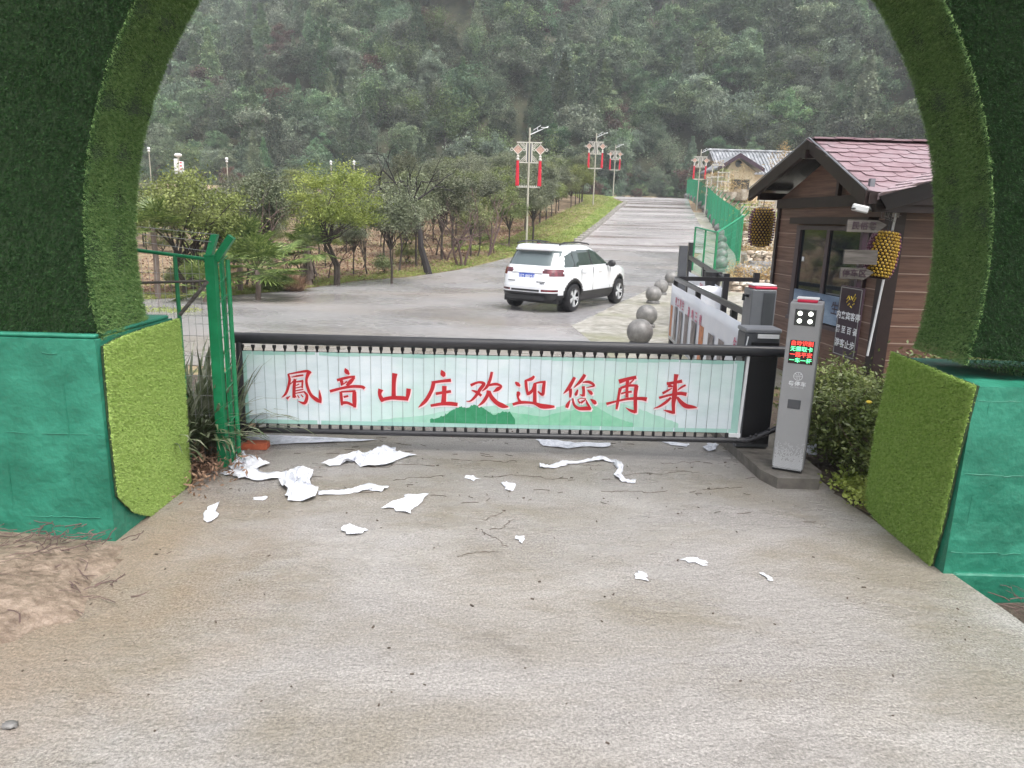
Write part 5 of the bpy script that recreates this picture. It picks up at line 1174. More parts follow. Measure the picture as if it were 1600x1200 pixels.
# ---- wooden signpost with three boards, purple notice board
sp = empty('arrow_signpost', (AT(1345, 450, 7.35).x, 7.35, 0), 0, 'weathered signpost with three dark wooden direction boards in front of the booth', 'signpost')
sx = AT(1343, 420, 7.5).x; b = MB(); b.box((sx, 7.5, 1.02), (.05, .05, 2.04)); rel(b.build('post', M_['purple']), sp)
def sboard(x0, x1, y0, y1, arrow, Y, tx=None, label=None):
    p = [AT(x0, y0, Y), AT(x1 - (14 if arrow else 0), y0 + 1, Y)] + ([AT(x1, (y0 + y1) / 2 - 2, Y)] if arrow else []) + [AT(x1 - (16 if arrow else 2), y1, Y), AT(x0 - 2, y1 - 2, Y)]
    b = MB(); b.prism(p, (0, .022, 0)); o = rel(b.build('board', M_['wood']), sp)
    if label: o['label'] = label
    if tx:
        c = AT((x0 + x1) / 2 - 5, (y0 + y1) / 2, Y - .003); t_ = text('board_text', tx, .085, M_['purple'], None, fr_front(c.x, Y - .003, c.z), .0008, .001); t_.parent = o
sboard(1325, 1386, 343, 364, True, 7.452, '民俗餐', 'top wooden arrow board pointing right'); sboard(1320, 1372, 390, 414, False, 7.452, None, 'square ended wooden board, middle of the post'); sboard(1314, 1366, 418, 437, True, 7.452, '停车区', 'lowest wooden arrow board pointing right')
pb_ = empty('purple_notice', (AT(1322, 500, 7.3).x, 7.4, .8), 0, 'narrow purple notice board with yellow and white writing below the arrow boards', 'notice board')
nA, nB = AT(1322, 440, 7.4), AT(1344, 457, 7.0); nC, nD = AT(1303, 545, 7.4), AT(1322, 571, 7.0)
nA2 = Vector((nA.x, nA.y, nA.z)); print('notice', nA, nB, nC, nD)
nX0, nX1 = (nA.x + nC.x) / 2, (nB.x + nD.x) / 2; zt3, zb3 = (nA.z + nB.z) / 2, (nC.z + nD.z) / 2
P0 = Vector((nX0 - .01, 7.4, 0)); P1 = Vector((nX1 + .07, 7.0, 0)); nd = (P1 - P0).normalized(); nn_ = Vector((nd.y, -nd.x, 0))
if nn_.x > 0: nn_ = -nn_
def np_(f, z, e=0): q = P0.lerp(P1, f) + nn_ * e; return Vector((q.x, q.y, z))
b = MB(); b.prism([np_(0, zb3), np_(1, zb3), np_(1, zt3), np_(0, zt3)], nn_ * .02); rel(b.build('board', M_['purple']), pb_)
b = MB()
for f0, f1, z0, z1 in ((0.03, .97, zt3 - .02, zt3 - .012), (.03, .97, zb3 + .012, zb3 + .02), (.03, .06, zb3 + .012, zt3 - .012), (.94, .97, zb3 + .012, zt3 - .012)):
    b.prism([np_(f0, z0, .0205), np_(f1, z0, .0205), np_(f1, z1, .0205), np_(f0, z1, .0205)], nn_ * .002)
rel(b.build('border_line', M_['wire']), pb_)
HH = zt3 - zb3; NL = (P1 - P0).length
b = MB(); rg = random.Random(2)
for k in range(9):
    a_ = k * .7; q = np_(.5 + .16 * math.cos(a_), zt3 - .2 * HH + .05 * math.sin(a_), .0215); b.tube([q, q + Vector((nd.x * .03, nd.y * .03, rg.uniform(-.04, .05)))], .006, 4)
rel(b.build('yellow_emblem', M_['yellow']), pb_)
for (zf, s_, sz) in ((.42, '内来宾客停', .085), (.62, '展 至 百 餐', .08), (.82, '游客止步', .09)):
    rel(text('notice_text', s_, sz, M_['whitepaint'], None, frame(np_(.5, zt3 - zf * HH, .023), nd, (0, 0, 1)), .0006, .0015), pb_)

# ============================================================ STREET LAMPS with knots and tassels
def make_lamp(head='double'):
    root = empty('street_lamp'); HT = 6.05
    b = MB(); b.tube([(0, 0, 0), (0, 0, HT - .4)], [.062, .045], 10); b.tube([(0, 0, HT - .4), (0, 0, HT)], .05, 10); b.build('pole', M_['pole'], root, smooth=True)
    b = MB(); b.tube([(0, 0, HT - .35), (.95, 0, HT + .08)], [.03, .02], 6); b.box((.75, 0, HT + .02), (.36, .1, .03)); b.tube([(.18, 0, HT - .12), (.55, 0, HT + .12)], .016, 6); b.tube([(.38, 0, HT - .0), (.42, 0, HT - .17)], .014, 6)
    b.build('lamp_arm', M_['white'], root)
    z0, z1 = HT - 1.72, HT - .72
    b = MB(); b.box((0, 0, z1), (1.3, .04, .045)); b.box((0, 0, z0), (1.0, .04, .045)); b.box((0, 0, z0 - 1.22), (1.25, .04, .045))
    b.box((-.14, 0, (z0+z1)/2), (.05, .04, z1 - z0)); b.box((.14, 0, (z0+z1)/2), (.05, .04, z1 - z0))
    for s_ in (-1, 1):
        for zc, sg in ((z1, -1), (z0, 1)):
            for k in range(3):
                L = .38 - k * .09; b.prism([(s_ * .16, -.012, zc + sg * L), (s_ * (.16 + L), -.012, zc + sg * .02), (s_ * (.13 + L), -.012, zc + sg * .02), (s_ * .16, -.012, zc + sg * (L - .045))], (0, .024, 0))
        for k in range(5): b.sphere((s_ * (.1 + k * .11), 0, z0 - 1.17), .035, 8, 6)
    b.build('frame', M_['orna'], root)
    b = MB(); b.box((-.075, -.005, (z0+z1)/2), (.07, .02, z1 - z0 - .08)); b.build('banner_strip', M_['darkgrey'], root); b = MB(); b.box((.075, -.005, (z0+z1)/2), (.07, .02, z1 - z0 - .08)); b.build('banner_strip', M_['darkgrey'], root)
    for s_ in (-1, 1):
        cx = s_ * .58; cz = z1 - .36; b = MB()
        b.prism([(cx - .25, -.03, cz), (cx, -.03, cz - .25), (cx + .25, -.03, cz), (cx, -.03, cz + .25)], (0, .06, 0)); kn_ = b.build('knot', M_['knot'], root)
        b = MB()
        for sx_, r_ in ((-.32, .065), (.32, .065)):
            V = [(cx + sx_ + r_ * math.cos(t), -.01 , cz + r_ * math.sin(t)) for t in [i * math.pi / 5 for i in range(11)]]; b.tube(V, .02, 5)
        for i in range(4):
            p = [(cx - .25, cz), (cx, cz - .25), (cx + .25, cz), (cx, cz + .25), (cx - .25, cz)]; b.tube([(p[i][0], -.035, p[i][1]), (p[i+1][0], -.035, p[i+1][1])], .018, 5)
        b.tube([(cx, 0, cz + .25), (cx, 0, z1)], .014, 5); o = b.build('knot_border', M_['orna'], root)
        b = MB(); b.sphere((cx, 0, cz - .34), .075, 10, 6); b.sphere((cx, 0, cz - .48), .09, 10, 6); b.tube([(cx, 0, cz - .25), (cx, 0, cz - .6)], .02, 5); b.build('tassel_head', M_['orna'], root)
        b = MB(); 
        for k in range(16):
            a_ = 2 * math.pi * k / 16; b.tube([(cx + .05 * math.cos(a_), .05 * math.sin(a_), cz - .55), (cx + .085 * math.cos(a_), .085 * math.sin(a_), z0 - 1.16)], [.02, .018], 5)
        b.build('tassel', M_['tassel'], root, fix=False)
    return root
gl = 'festive street lamps along the upper road'
l0 = make_lamp()
LP = [((822, 390), 36.5, 'nearest tall street lamp with red tassels, left of the upper road behind the car', .95), ((926, 330), 64.5, 'second street lamp with red tassels on the left verge', 1.0), ((957, 320), 90, 'farthest street lamp with red tassels on the left verge', 1.0), ((1088, 330), 62, 'street lamp with short red tassels standing by the green fence on the right', .82)]
for i, ((px, py), Y, lb, sc) in enumerate(LP):
    o = l0 if i == 0 else copy_tree(l0); q = AT(px, py, Y); o.location = (q.x, Y, h(Y)); o.scale = (sc,) * 3; o.rotation_euler = (0, 0, R(-3))
    tag(o, lb, 'street lamp', gl)
# distant poles over the orchard
def far_lamp(px, py, Y, label):
    q = AT(px, py, Y); root = empty('lantern_post', (q.x, Y, h(Y)), 0, label, 'lamp post', 'white topped posts beyond the orchard'); H_ = q.z - h(Y)
    b = MB(); b.tube([(0, 0, 0), (0, 0, H_ - .4)], .05, 8); b.build('pole', M_['pole'], root)
    b = MB(); b.sphere((0, 0, H_ - .15), .17, 14, 10); b.lathe([(.1, -.5), (.16, -.42), (.1, -.34)], (0, 0, H_), 10); b.build('globe', M_['white'], root, smooth=True); return root
far_lamp(354, 246, 80, 'white globe lantern post just left of the middle of the three'); far_lamp(517, 251, 92, 'thin white topped post above the bright round tree'); far_lamp(553, 251, 90, 'thin white and red post right of the bright round tree'); far_lamp(232, 230, 85, 'white post beside the left rim of the arch')
q = AT(278, 240, 60); tw = empty('white_sign_tower', (q.x, 60, h(60)), 0, 'white panelled sign column with a rounded top rising over the orchard', 'sign'); H_ = q.z - h(60)
b = MB(); b.tube([(0, 0, 0), (0, 0, H_ - .2)], .07, 8); b.build('pole', M_['pole'], tw)
b = MB(); b.bbox((-.2, 0, H_ - 1.0), (.34, .12, 1.2), .03); b.build('panel', M_['white'], tw); b = MB(); b.bbox((.22, 0, H_ - 1.1), (.36, .12, 1.0), .03); b.build('panel', M_['white'], tw)
b = MB(); b.sphere((0, 0, H_ - .12), .32, 14, 8, (1, .6, .5)); b.build('cap', M_['white'], tw, smooth=True)
b = MB(); 
for z in (.7, .95, 1.2): b.box((.2, -.065, H_ - z), (.16, .01, .1))
b.build('painted_marks', M_['tassel'], tw)

# ============================================================ HOUSE behind the fence
HYv = 60.0; hz0 = 3.2
ho = empty('cream_house', (20, HYv, hz0), 0, 'cream rendered house with grey tiled roof and front gable behind the planters', 'house')
gxl, gxr = AT(1134, 270, HYv).x, AT(1179, 270, HYv).x; ga = AT(1157, 240, HYv - 1); gl_, gr_ = AT(1122, 262, HYv - 1), AT(1195, 265, HYv - 1); gc_ = (gxl + gxr) / 2
b = MB(); b.prism([(gxl, HYv, hz0 - .5), (gxr, HYv, hz0 - .5), (gxr, HYv, ga.z - 1.25), (ga.x, HYv, ga.z - .12), (gxl, HYv, ga.z - 1.25)], (0, 3.5, 0)); rel(b.build('front_wing', M_['housewall']), ho)
ml, mr = AT(1109, 236, HYv + 6), AT(1260, 242, HYv + 6); mz = ml.z
b = MB(); b.box(((ml.x + mr.x) / 2, HYv + 5.5, (hz0 + mz - 1.9) / 2), (mr.x - ml.x - .6, 4.5, mz - 1.9 - hz0)); rel(b.build('wall', M_['housewall']), ho)
yr = HYv + 6; rz0, rz1 = mz - 2.0, mz; rf = MB()
V = [Vector((ml.x, yr - 3.2, rz0)), Vector((mr.x, yr - 3.2, rz0)), Vector((mr.x, yr, rz1)), Vector((ml.x, yr, rz1)), Vector((mr.x, yr + 3.2, rz0)), Vector((ml.x, yr + 3.2, rz0))]
rf.add(V + [v - Vector((0, 0, .12)) for v in V], [(0, 1, 2, 3), (3, 2, 4, 5), (9, 8, 7, 6), (11, 10, 8, 9), (0, 6, 7, 1), (5, 4, 10, 11), (1, 7, 8, 2), (2, 8, 10, 4), (0, 3, 9, 6), (3, 5, 11, 9)]); rfo = rel(rf.build('roof', M_['rooftile']), ho)
b = MB(); x = ml.x + .15
while x < mr.x: b.tube([(x, yr - 3.2, rz0 + .03), (x, yr, rz1 + .03)], .07, 6); x += .3
o = b.build('tile_rolls', M_['rooftile'], fix=False); o.parent = rfo
b = MB(); b.tube([(ml.x - .1, yr, rz1 + .1), (mr.x, yr, rz1 + .1)], .12, 8); o = b.build('ridge', M_['rooftile']); o.parent = rfo
b = MB(); yf, yb = HYv - 1, HYv + 4.4; A_, L_, R_ = ga, gl_, gr_
V = [Vector((L_.x, yf, L_.z)), Vector((A_.x, yf, A_.z)), Vector((R_.x, yf, L_.z)), Vector((L_.x, yb, L_.z)), Vector((A_.x, yb, A_.z)), Vector((R_.x, yb, L_.z))]
b.add(V + [v - Vector((0, 0, .14)) for v in V], [(0, 1, 4, 3), (1, 2, 5, 4), (9, 10, 7, 6), (10, 11, 8, 7), (0, 6, 7, 1), (1, 7, 8, 2), (3, 4, 10, 9), (4, 5, 11, 10), (0, 3, 9, 6), (2, 8, 11, 5)]); o = rel(b.build('gable_roof', M_['rooftile']), ho)
b = MB()
for p, q_ in ((V[0], V[1]), (V[2], V[1])): b.prism([p + Vector((0, -.03, .05)), q_ + Vector((0, -.03, .05)), q_ + Vector((0, -.03, -.3)), p + Vector((0, -.03, -.25))], (0, .12, 0))
rel(b.build('rake_boards', M_['purple']), ho)
v_ = AT(1154, 256, HYv); b = MB(); b.lathe([(.27, -.02), (.27, .02)], (v_.x, HYv - .02, v_.z), 20, 'Y'); rel(b.build('round_vent', M_['camglass']), ho)
d0, d1 = AT(1143, 280, HYv), AT(1169, 302, HYv); b = MB(); b.box(((d0.x + d1.x) / 2, HYv - .02, (d0.z + hz0) / 2 - .3), (d1.x - d0.x, .06, d0.z - hz0 + .6)); rel(b.build('doorway', M_['camglass']), ho)
b = MB(); b.box(((gxl + gxr) / 2, HYv - .05, d0.z + .62), (gxr - gxl - .4, .1, .1)); rel(b.build('lintel_moulding', M_['housewall']), ho)

# ============================================================ STONE PLANTERS between fence and booth
rg = random.Random(17); mp_ = None
def rock(b, c, s, rg_):
    ph = [rg_.uniform(0, 6) for _ in range(4)]; n0 = len(b.v); b.sphere((0, 0, 0), 1, 9, 6, s)
    for i in range(n0, len(b.v)):
        v = Vector(b.v[i]); v = Vector([math.copysign(abs(v[j_] / s[j_]) ** .5, v[j_]) * s[j_] * .9 for j_ in range(3)]); k_ = 1 + .16 * math.sin(v.x * 3 / s[0] + ph[0]) * math.sin(v.z * 4 / s[2] + ph[1]) + .1 * math.sin(v.y * 5 / s[1] + ph[2]); b.v[i] = tuple(Vector(c) + v * k_)
def planter(x0, x1, Y, z0, z1, label, seed):
    rg_ = random.Random(seed); root = empty('stone_planter', ((x0 + x1) / 2, Y, z0), 0, label, 'planter', 'pale stone planters behind the green fence')
    W_ = x1 - x0; H_ = z1 - z0; b = MB(); b.box((0, .45, H_ / 2 - .1), (W_ - .1, .8, H_)); 
    z = .0
    while z < H_:
        hh = rg_.uniform(.12, .22); x = -W_ / 2
        while x < W_ / 2:
            ww = rg_.uniform(.18, .5); rock(b, (x + ww / 2, .02 + rg_.uniform(-.04, .04), z + hh / 2), (ww * .52, .16, hh * .5), rg_); x += ww
        z += hh * .92
    b.build('stone_wall', M_['drystone'], root, smooth=False, fix=False)
    rn = np.random.default_rng(seed); n = int(W_ * 900); P = np.stack([rn.uniform(-W_/2, W_/2, n), rn.uniform(.1, .8, n), H_ + np.abs(rn.normal(size=n)) * .28], 1)
    V_, F_ = leaf_quads(P, .09, .3, .35, rn); mesh_np('plants', V_, F_, M_['dryplant'] if seed % 2 else M_['leafB'], root)['kind'] = 'stuff'; return root
def tier(pxl, pyt, Y, wdt, label, seed): q_ = AT(pxl, pyt, Y); planter(q_.x, q_.x + wdt, Y, h(Y) - .1, q_.z, label, seed)
tier(1166, 395, 31, 4, 'nearest low pale stone planter right of the fence end', 1)
tier(1160, 362, 38, 5, 'middle tier pale stone planter topped with dry orange plants', 3)
tier(1150, 338, 45, 6, 'upper pale stone planter with green plants below the house', 2)
tier(1136, 318, 53, 8, 'highest pale stone planter in front of the cream house', 5)
tier(1142, 437, 24, 5, 'low stone edging beside the path behind the booth', 7)
rb_ = random.Random(44)
for k, (px, py, Y, s_, lb) in enumerate(((1172, 415, 27, .55, 'large wet grey boulder beside the path right of the green fence'), (1190, 408, 28, .6, 'tallest grey boulder under the hanging bead lantern'), (1203, 425, 25.5, .45, 'grey boulder next to the far corner of the booth'), (1160, 430, 25, .3, 'small grey boulder at the near end of the green fence'))):
    q = AT(px, py, Y); b = MB(); rock(b, (0, 0, 0), (s_, s_ * .8, s_ * .8), rb_); o = b.build('boulder', M_['stone'], smooth=True); o.location = (q.x, Y, h(Y) + s_ * .45); tag(o, lb, 'boulder', 'boulders beside the path')
# frames of pale poles (flower stands) standing in the planters, and clay pots with dry plants
def flower_stand(px, py, Y, hgt, label, seed):
    q = AT(px, py, Y); rn = np.random.default_rng(seed); root = empty('flower_stand', (q.x, Y, q.z - hgt), 0, label, 'plant stand', 'pale flower stands in front of the house')
    b = MB()
    for sx_ in (-.4, .4): b.tube([(sx_, 0, -1), (sx_, 0, hgt)], .05, 6)
    for k in range(3): b.box((0, 0, hgt * (.3 + .33 * k)), (1.0, .3, .05))
    b.build('stand', M_['orna'], root)
    n = 420; P = rn.normal(size=(n, 3)) * np.array([.42, .2, .1]); P[:, 2] += hgt * (.38 + .33 * rn.integers(0, 3, n)); V_, F_ = leaf_quads(P, .1, .4, .5, rn); mesh_np('plants', V_, F_, M_['dryplant'] if seed % 2 else M_['leafB'], root)['kind'] = 'stuff'
flower_stand(1122, 256, 58, 2.6, 'left flower stand in front of the cream house', 1); flower_stand(1131, 268, 57, 2.0, 'flower stand in front of the house doorway', 2); flower_stand(1114, 276, 58, 2.0, 'lower left flower stand above the green fence', 3); flower_stand(1172, 322, 38, 1.2, 'flower stand on the middle stone tier', 4); flower_stand(1200, 312, 36, 1.4, 'flower stand next to the hanging bead lantern', 5)
def pot(px, py, Y, s_, label, seed):
    q = AT(px, py, Y); rn = np.random.default_rng(seed); root = empty('plant_pot', (q.x, Y, q.z - .5 * s_), 0, label, 'pot plant', 'clay pots with dry plants')
    b = MB(); b.lathe([(.3 * s_, 0), (.45 * s_, .3 * s_), (.5 * s_, .5 * s_), (.46 * s_, .5 * s_)], (0, 0, 0), 16); b.build('pot', M_['drystone'], root, smooth=True)
    n = 500; a_ = rn.uniform(0, 6.28, n); r_ = np.abs(rn.normal(size=n)) * .45 * s_; P = np.stack([r_ * np.cos(a_), r_ * np.sin(a_), .5 * s_ + rn.uniform(0, 1.1, n) * s_ * (1.2 - r_ / s_)], 1); V_, F_ = leaf_quads(P, .13, .1, .25, rn); mesh_np('plant', V_, F_, M_['dryplant'], root)
pot(1157, 296, 53, 1.5, 'big clay pot with dry grass in front of the dark doorway', 11); pot(1141, 300, 52, 1.0, 'smaller clay pot left of the big one', 12); pot(1222, 262, 42, 1.2, 'clay pot with yellow grass above the booth eave', 13)

# ============================================================ TREES of the orchard
T_ = {}
T_['round'] = make_tree('orchard_tree', 3.35, 1.35, 'leafA', 101, 12000, .085, 80, .17, .05, .33, 14)
T_['bright'] = make_tree('round_tree', 3.35, 1.28, 'leafB', 102, 15000, .065, 110, .13, .045, .34, 16, stems=2, squash=.98, shell=.5)
T_['wide'] = make_tree('spreading_tree', 3.0, 1.5, 'leafA', 103, 12000, .075, 90, .17, .06, .22, 18, stems=3, squash=.72)
T_['loose'] = make_tree('orchard_tree', 3.6, 1.2, 'leafC', 104, 9000, .09, 60, .2, .045, .36, 14, squash=.95, shell=.35)
T_['tall'] = make_tree('orchard_tree', 4.0, 1.3, 'leafC', 105, 11000, .095, 70, .2, .06, .32, 14, squash=1.0, shell=.4)
T_['small'] = make_tree('orchard_tree', 2.7, 1.0, 'leafA', 106, 7000, .085, 45, .16, .04, .36, 10, squash=.85)
def place(o, x, y, s, rz, label, cat, group=None, z=None):
    o.location = (x, y, h(y) - .02 if z is None else z); o.scale = (s, s, s * random.uniform(.94, 1.06)); o.rotation_euler = (0, 0, rz); tag(o, label, cat, group); return o
go_ = 'orchard trees left of the road'
def atg(px, py): g = G(px, py); return g.x, g.y
x, y = atg(540, 446); place(T_['bright'], x, y, 1.2, .3, 'bright yellow green round headed tree with twin trunks, nearest the road bend', 'tree')
q = AT(303, 430, 19.0); place(T_['wide'], q.x, 19.0, 1.12, 1.0, 'wide olive green spreading tree behind the green fence, left', 'tree')
used = set(); rg = random.Random(23)
def put(key, x, y, s, label='small orchard tree with a thin dark trunk and grey green crown', first=set()):
    o = copy_tree(T_[key]) if key in first or key in ('bright', 'wide') else T_[key]; first.add(key)
    return place(o, x, y, s, rg.uniform(0, 6), label, 'tree', go_)
named = [((420, 420), 24, 'tall', 1.0, 'grey green tree between the spreading tree and the bright round tree'), ((612, 436), 23.5, 'loose', .95, 'loose crowned tree right behind the bright round tree')]
for (px, py), Y, k_, s_, lb in named: q = AT(px, py, Y); put(k_, q.x, Y, s_ * .9, lb)
rows_ = []
# edge line of the orchard along the road, then rows behind it
def edge_x(y):
    P = sorted([(p[1], p[0]) for p in edge] + [(k[1], k[0] - 2.0) for k in kerbL if k[1] > 40] + [(99, kerbL[-1][0] - 2)])
    return float(np.interp(y, [p[0] for p in P], [p[1] for p in P]))
KX = sorted([(p[1], p[0]) for p in edge] + [(k[1], k[0]) for k in kerbL])
def kerb_x(y): return float(np.interp(y, [p[0] for p in KX], [p[1] for p in KX]))
cnt = 0
y = 20.5
while y < 92:
    ex = edge_x(y) - 1.7
    n_ = 9 if y < 60 else 7
    for k in range(n_):
        x = ex - k * rg.uniform(2.3, 2.9) - rg.uniform(0, .8)
        if abs(x / y) > .62: continue
        px_ = 800 + x / y * 1110
        if px_ < 200: continue
        if y < 24 and (470 < px_ < 620 or px_ > 640): continue
        if k > 3 and y > 45 and rg.random() < .35: continue
        if px_ < 620 and (y < 24 or rg.random() < .12): continue
        kk = rg.choice(['round', 'loose', 'tall', 'small', 'loose'])
        kw = {'round': 'round olive', 'loose': 'loose grey green', 'tall': 'tall grey green', 'small': 'small olive'}[kk]
        zn = ('left of the dead black tree' if px_ < 650 else 'between the dead black tree and the white car') if y < 36 else ('left of the nearest street lamp' if px_ < 780 else 'between the nearest and second street lamps') if y < 62 else ('far back, left of the nearest street lamp' if px_ < 800 else 'far back by the second and third street lamps')
        put(kk, x, y + rg.uniform(-.8, .8), rg.uniform(.82, 1.08) * (1.12 if y > 55 else 1) * (.72 if px_ < 620 else .93), kw + (' front row' if k == 0 else '') + ' orchard tree ' + zn); cnt += 1
    y += 2.5 if y < 60 else 3.0
print('orchard', cnt)
T_['bush'] = make_tree('orchard_bush', .9, .55, 'leafA', 120, 2500, .06, 25, .12, .02, .15, 8)
gb2 = 'low bushes under the orchard trees'; fb_ = True
for k in range(26):
    yy = rg.uniform(19, 40); px = rg.uniform(215, 760); x = (px - 800) / 1110 * yy
    if x > edge_x(yy) - 1.2: continue
    o = T_['bush'] if fb_ else copy_tree(T_['bush']); fb_ = False; place(o, x, yy, rg.uniform(.6, 1.3), rg.uniform(0, 6), 'low leafy bush growing between the orchard trunks', 'bush', gb2)
# bare trees
def bare_tree(name, x, y, seed, hgt, depth, label, m_, lean=(0, 0), r=.07, n=1, spread=.5):
    rn = np.random.default_rng(seed); root = empty(name, (x, y, h(y) - .05), 0, label, 'bare tree'); 
    for k in range(n):
        b = MB(); bare_branch(b, Vector((rn.normal() * .1, rn.normal() * .1, 0)), Vector((lean[0] + rn.normal() * .15 * (n > 1), lean[1], 1)).normalized(), hgt, r, depth, rn, 7, spread); b.build('trunk' if n == 1 else 'stem', M_[m_], root, smooth=True, fix=False)
x, y = atg(672, 426); bare_tree('dead_tree', x + .1, y - .4, 5, 2.1, 4, 'leafless black tree leaning left with crooked forked limbs', 'barkdark', (-.38, 0), .15)
x, y = atg(722, 416); bare_tree('bare_tree', x, y, 8, 1.2, 4, 'bare brown tree with a dense fan of branches behind the lamp post base', 'twig', (.05, 0), .06, 3, .45)
x, y = atg(770, 405); bare_tree('bare_tree', x - .2, y + .5, 12, 1.5, 4, 'slender bare tree just left of the nearest street lamp', 'twig', (-.1, 0), .06, 2, .45)
x, y = atg(440, 452); bare_tree('bare_shrub', x, y + 1, 14, .8, 3, 'thin bare shrub left of the small palm', 'twig', (0, 0), .03, 3, .6)
gsap = 'thin saplings at the front of the orchard'
for k in range(22):
    px = rg.uniform(560, 850); yy = rg.uniform(21.5, 34); x = (px - 800) / 1110 * yy
    if x > edge_x(yy) - .6: x = edge_x(yy) - .7 - rg.uniform(0, 1.5)
    if k < 4:
        rn = np.random.default_rng(300 + k); root = empty('sapling', (x, yy, h(yy)), 0, 'thin leafless sapling in the brown litter at the orchard edge', 'sapling', gsap); b = MB(); bare_branch(b, Vector((0, 0, 0)), Vector((rn.normal() * .1, 0, 1)), 1.0, .032, 3, rn, 5, .4, .2); b.build('trunk', M_['twig' if k % 2 else 'bark'], root, fix=False); b = MB()
        if k == 0: sap = []
        sap.append(root)
    else:
        o = copy_tree(sap[k % 4]); o.location = (x, yy, h(yy)); o.rotation_euler = (0, 0, rg.uniform(0, 6)); s_ = rg.uniform(.8, 1.5); o.scale = (s_,) * 3
# fan palms
def fan_palm(x, y, hgt, rad, nf, seed, label, skirt=True, name='fan_palm'):
    rn = np.random.default_rng(seed); root = empty(name, (x, y, h(y) - .02), 0, label, 'palm'); 
    b = MB(); b.tube([(0, 0, 0), (.03, 0, hgt * .6), (0, 0, hgt)], [.075, .07, .06], 8); b.build('trunk', M_['palmdead'], root, smooth=True)
    b = MB()
    def fan(c0_, az, el, L, R_, m):
        d = Vector((math.cos(az) * math.cos(el), math.sin(az) * math.cos(el), math.sin(el))); c = c0_ + d * L; m.tube([c0_, c0_ + d * L * .5, c], .009, 4)
        s_ = d.cross(Vector((0, 0, 1))).normalized(); nn2 = s_.cross(d)
        for k in range(18):
            a = -1.9 + 3.8 * k / 17; e = d * math.cos(a) + s_ * math.sin(a); e2 = (e + nn2 * .1 + Vector((0, 0, -.22))).normalized(); mid = c + e * R_ * .55; tip = mid + e2 * R_ * .5
            wv = d.cross(e) if abs(a) > .05 else s_; w2 = e.cross(nn2).normalized() * R_ * .05
            n0 = len(m.v); m.v += [tuple(c), tuple(mid - w2), tuple(tip), tuple(mid + w2)]; m.f.append((n0, n0+1, n0+2, n0+3))
    for k in range(nf): fan(Vector((0, 0, hgt)), 2 * math.pi * (k * .618), rn.uniform(-.45, 1.2), rad * rn.uniform(.35, .7), rad * rn.uniform(.42, .58), b)
    b.build('fronds', M_['palm'], root, fix=False)
    if skirt:
        b = MB()
        for k in range(46):
            a = rn.uniform(0, 6.28); z = rn.uniform(.35, 1) * hgt; r_ = rn.uniform(.12, .32); p = Vector((.08 * math.cos(a), .08 * math.sin(a), z)); q2 = Vector((r_ * math.cos(a), r_ * math.sin(a), max(.02, z - rn.uniform(.4, .8)))); s_ = Vector((-math.sin(a), math.cos(a), 0)) * .05
            b.add([p - s_ * .2, p + s_ * .2, q2 + s_, q2 - s_], [(0, 1, 2, 3)])
        b.build('dead_skirt', M_['palmdead'], root, fix=False)
    return root
x, y = atg(483, 448); fan_palm(x, y, 1.25, 1.0, 16, 1, 'short fan palm with a grey skirt of dead fronds beside the road')
q = AT(402, 440, 18.4); fan_palm(q.x, 18.4, .8, 1.25, 26, 2, 'low fan palm with wide bright fronds right of the green post', False)
q = AT(374, 425, 20.0); fan_palm(q.x, 20, 1.2, 1.2, 22, 3, 'fan palm behind the low bright one', False)
q = AT(240, 380, 18.0); fan_palm(q.x, 18, 1.8, .9, 18, 4, 'fan palm seen through the green wire fence at far left', False)
q = AT(318, 420, 17.6); fan_palm(q.x, 17.6, .4, .9, 14, 6, 'small low palm behind the green gate post', False)
# grass clumps
def clump(name, x, y, n, L, wv, m_, seed, label, cat='plant', z=None, rad=.25, droop=1.0, group=None):
    rn = np.random.default_rng(seed); V_ = []; F_ = []
    for k in range(n):
        a = rn.uniform(0, 6.28); el = rn.uniform(.5, 1.45); l = L * rn.uniform(.6, 1.1); r0 = rad * math.sqrt(rn.uniform(0, 1)); p = np.array([r0 * math.cos(a + .5), r0 * math.sin(a + .5), 0.]); d = np.array([math.cos(a) * math.cos(el), math.sin(a) * math.cos(el), math.sin(el)]); s_ = np.array([-math.sin(a), math.cos(a), 0]) * wv * .5; n0 = len(V_); m = 6
        for i in range(m + 1):
            f = i / m; w2 = (1 - f ** 2) * (.6 + f); V_ += [p - s_ * w2, p + s_ * w2]; p = p + d * l / m; d = d + np.array([0, 0, -droop * f * .55]); d /= np.linalg.norm(d)
        for i in range(m): F_.append((n0+2*i, n0+2*i+1, n0+2*i+3, n0+2*i+2))
    V_ = np.array(V_); V_[:, 2] = np.maximum(V_[:, 2], .0); o = mesh_np(name, V_, F_, M_[m_]); o.location = (x, y, h(y) if z is None else z); return tag(o, label, cat, group)
clump('strappy_plant', -2.68, 5.85, 420, .95, .034, 'strap', 1, 'dark clump of long strappy leaves between the left turf panel and the green post', rad=.3, z=.03)
clump('strappy_plant', -2.9, 5.35, 300, .95, .03, 'strap', 2, 'second strappy clump mostly hidden behind the left arch block', rad=.3, z=.03)
x, y = atg(428, 455); clump('grass_clump', x, y, 500, .8, .02, 'palm', 3, 'yellow green grass tussock right of the low palms', rad=.3); clump('grass_clump', x + .55, y + .1, 500, .6, .02, 'deadleaf', 4, 'rust coloured dry tussock beside the green one', rad=.25)
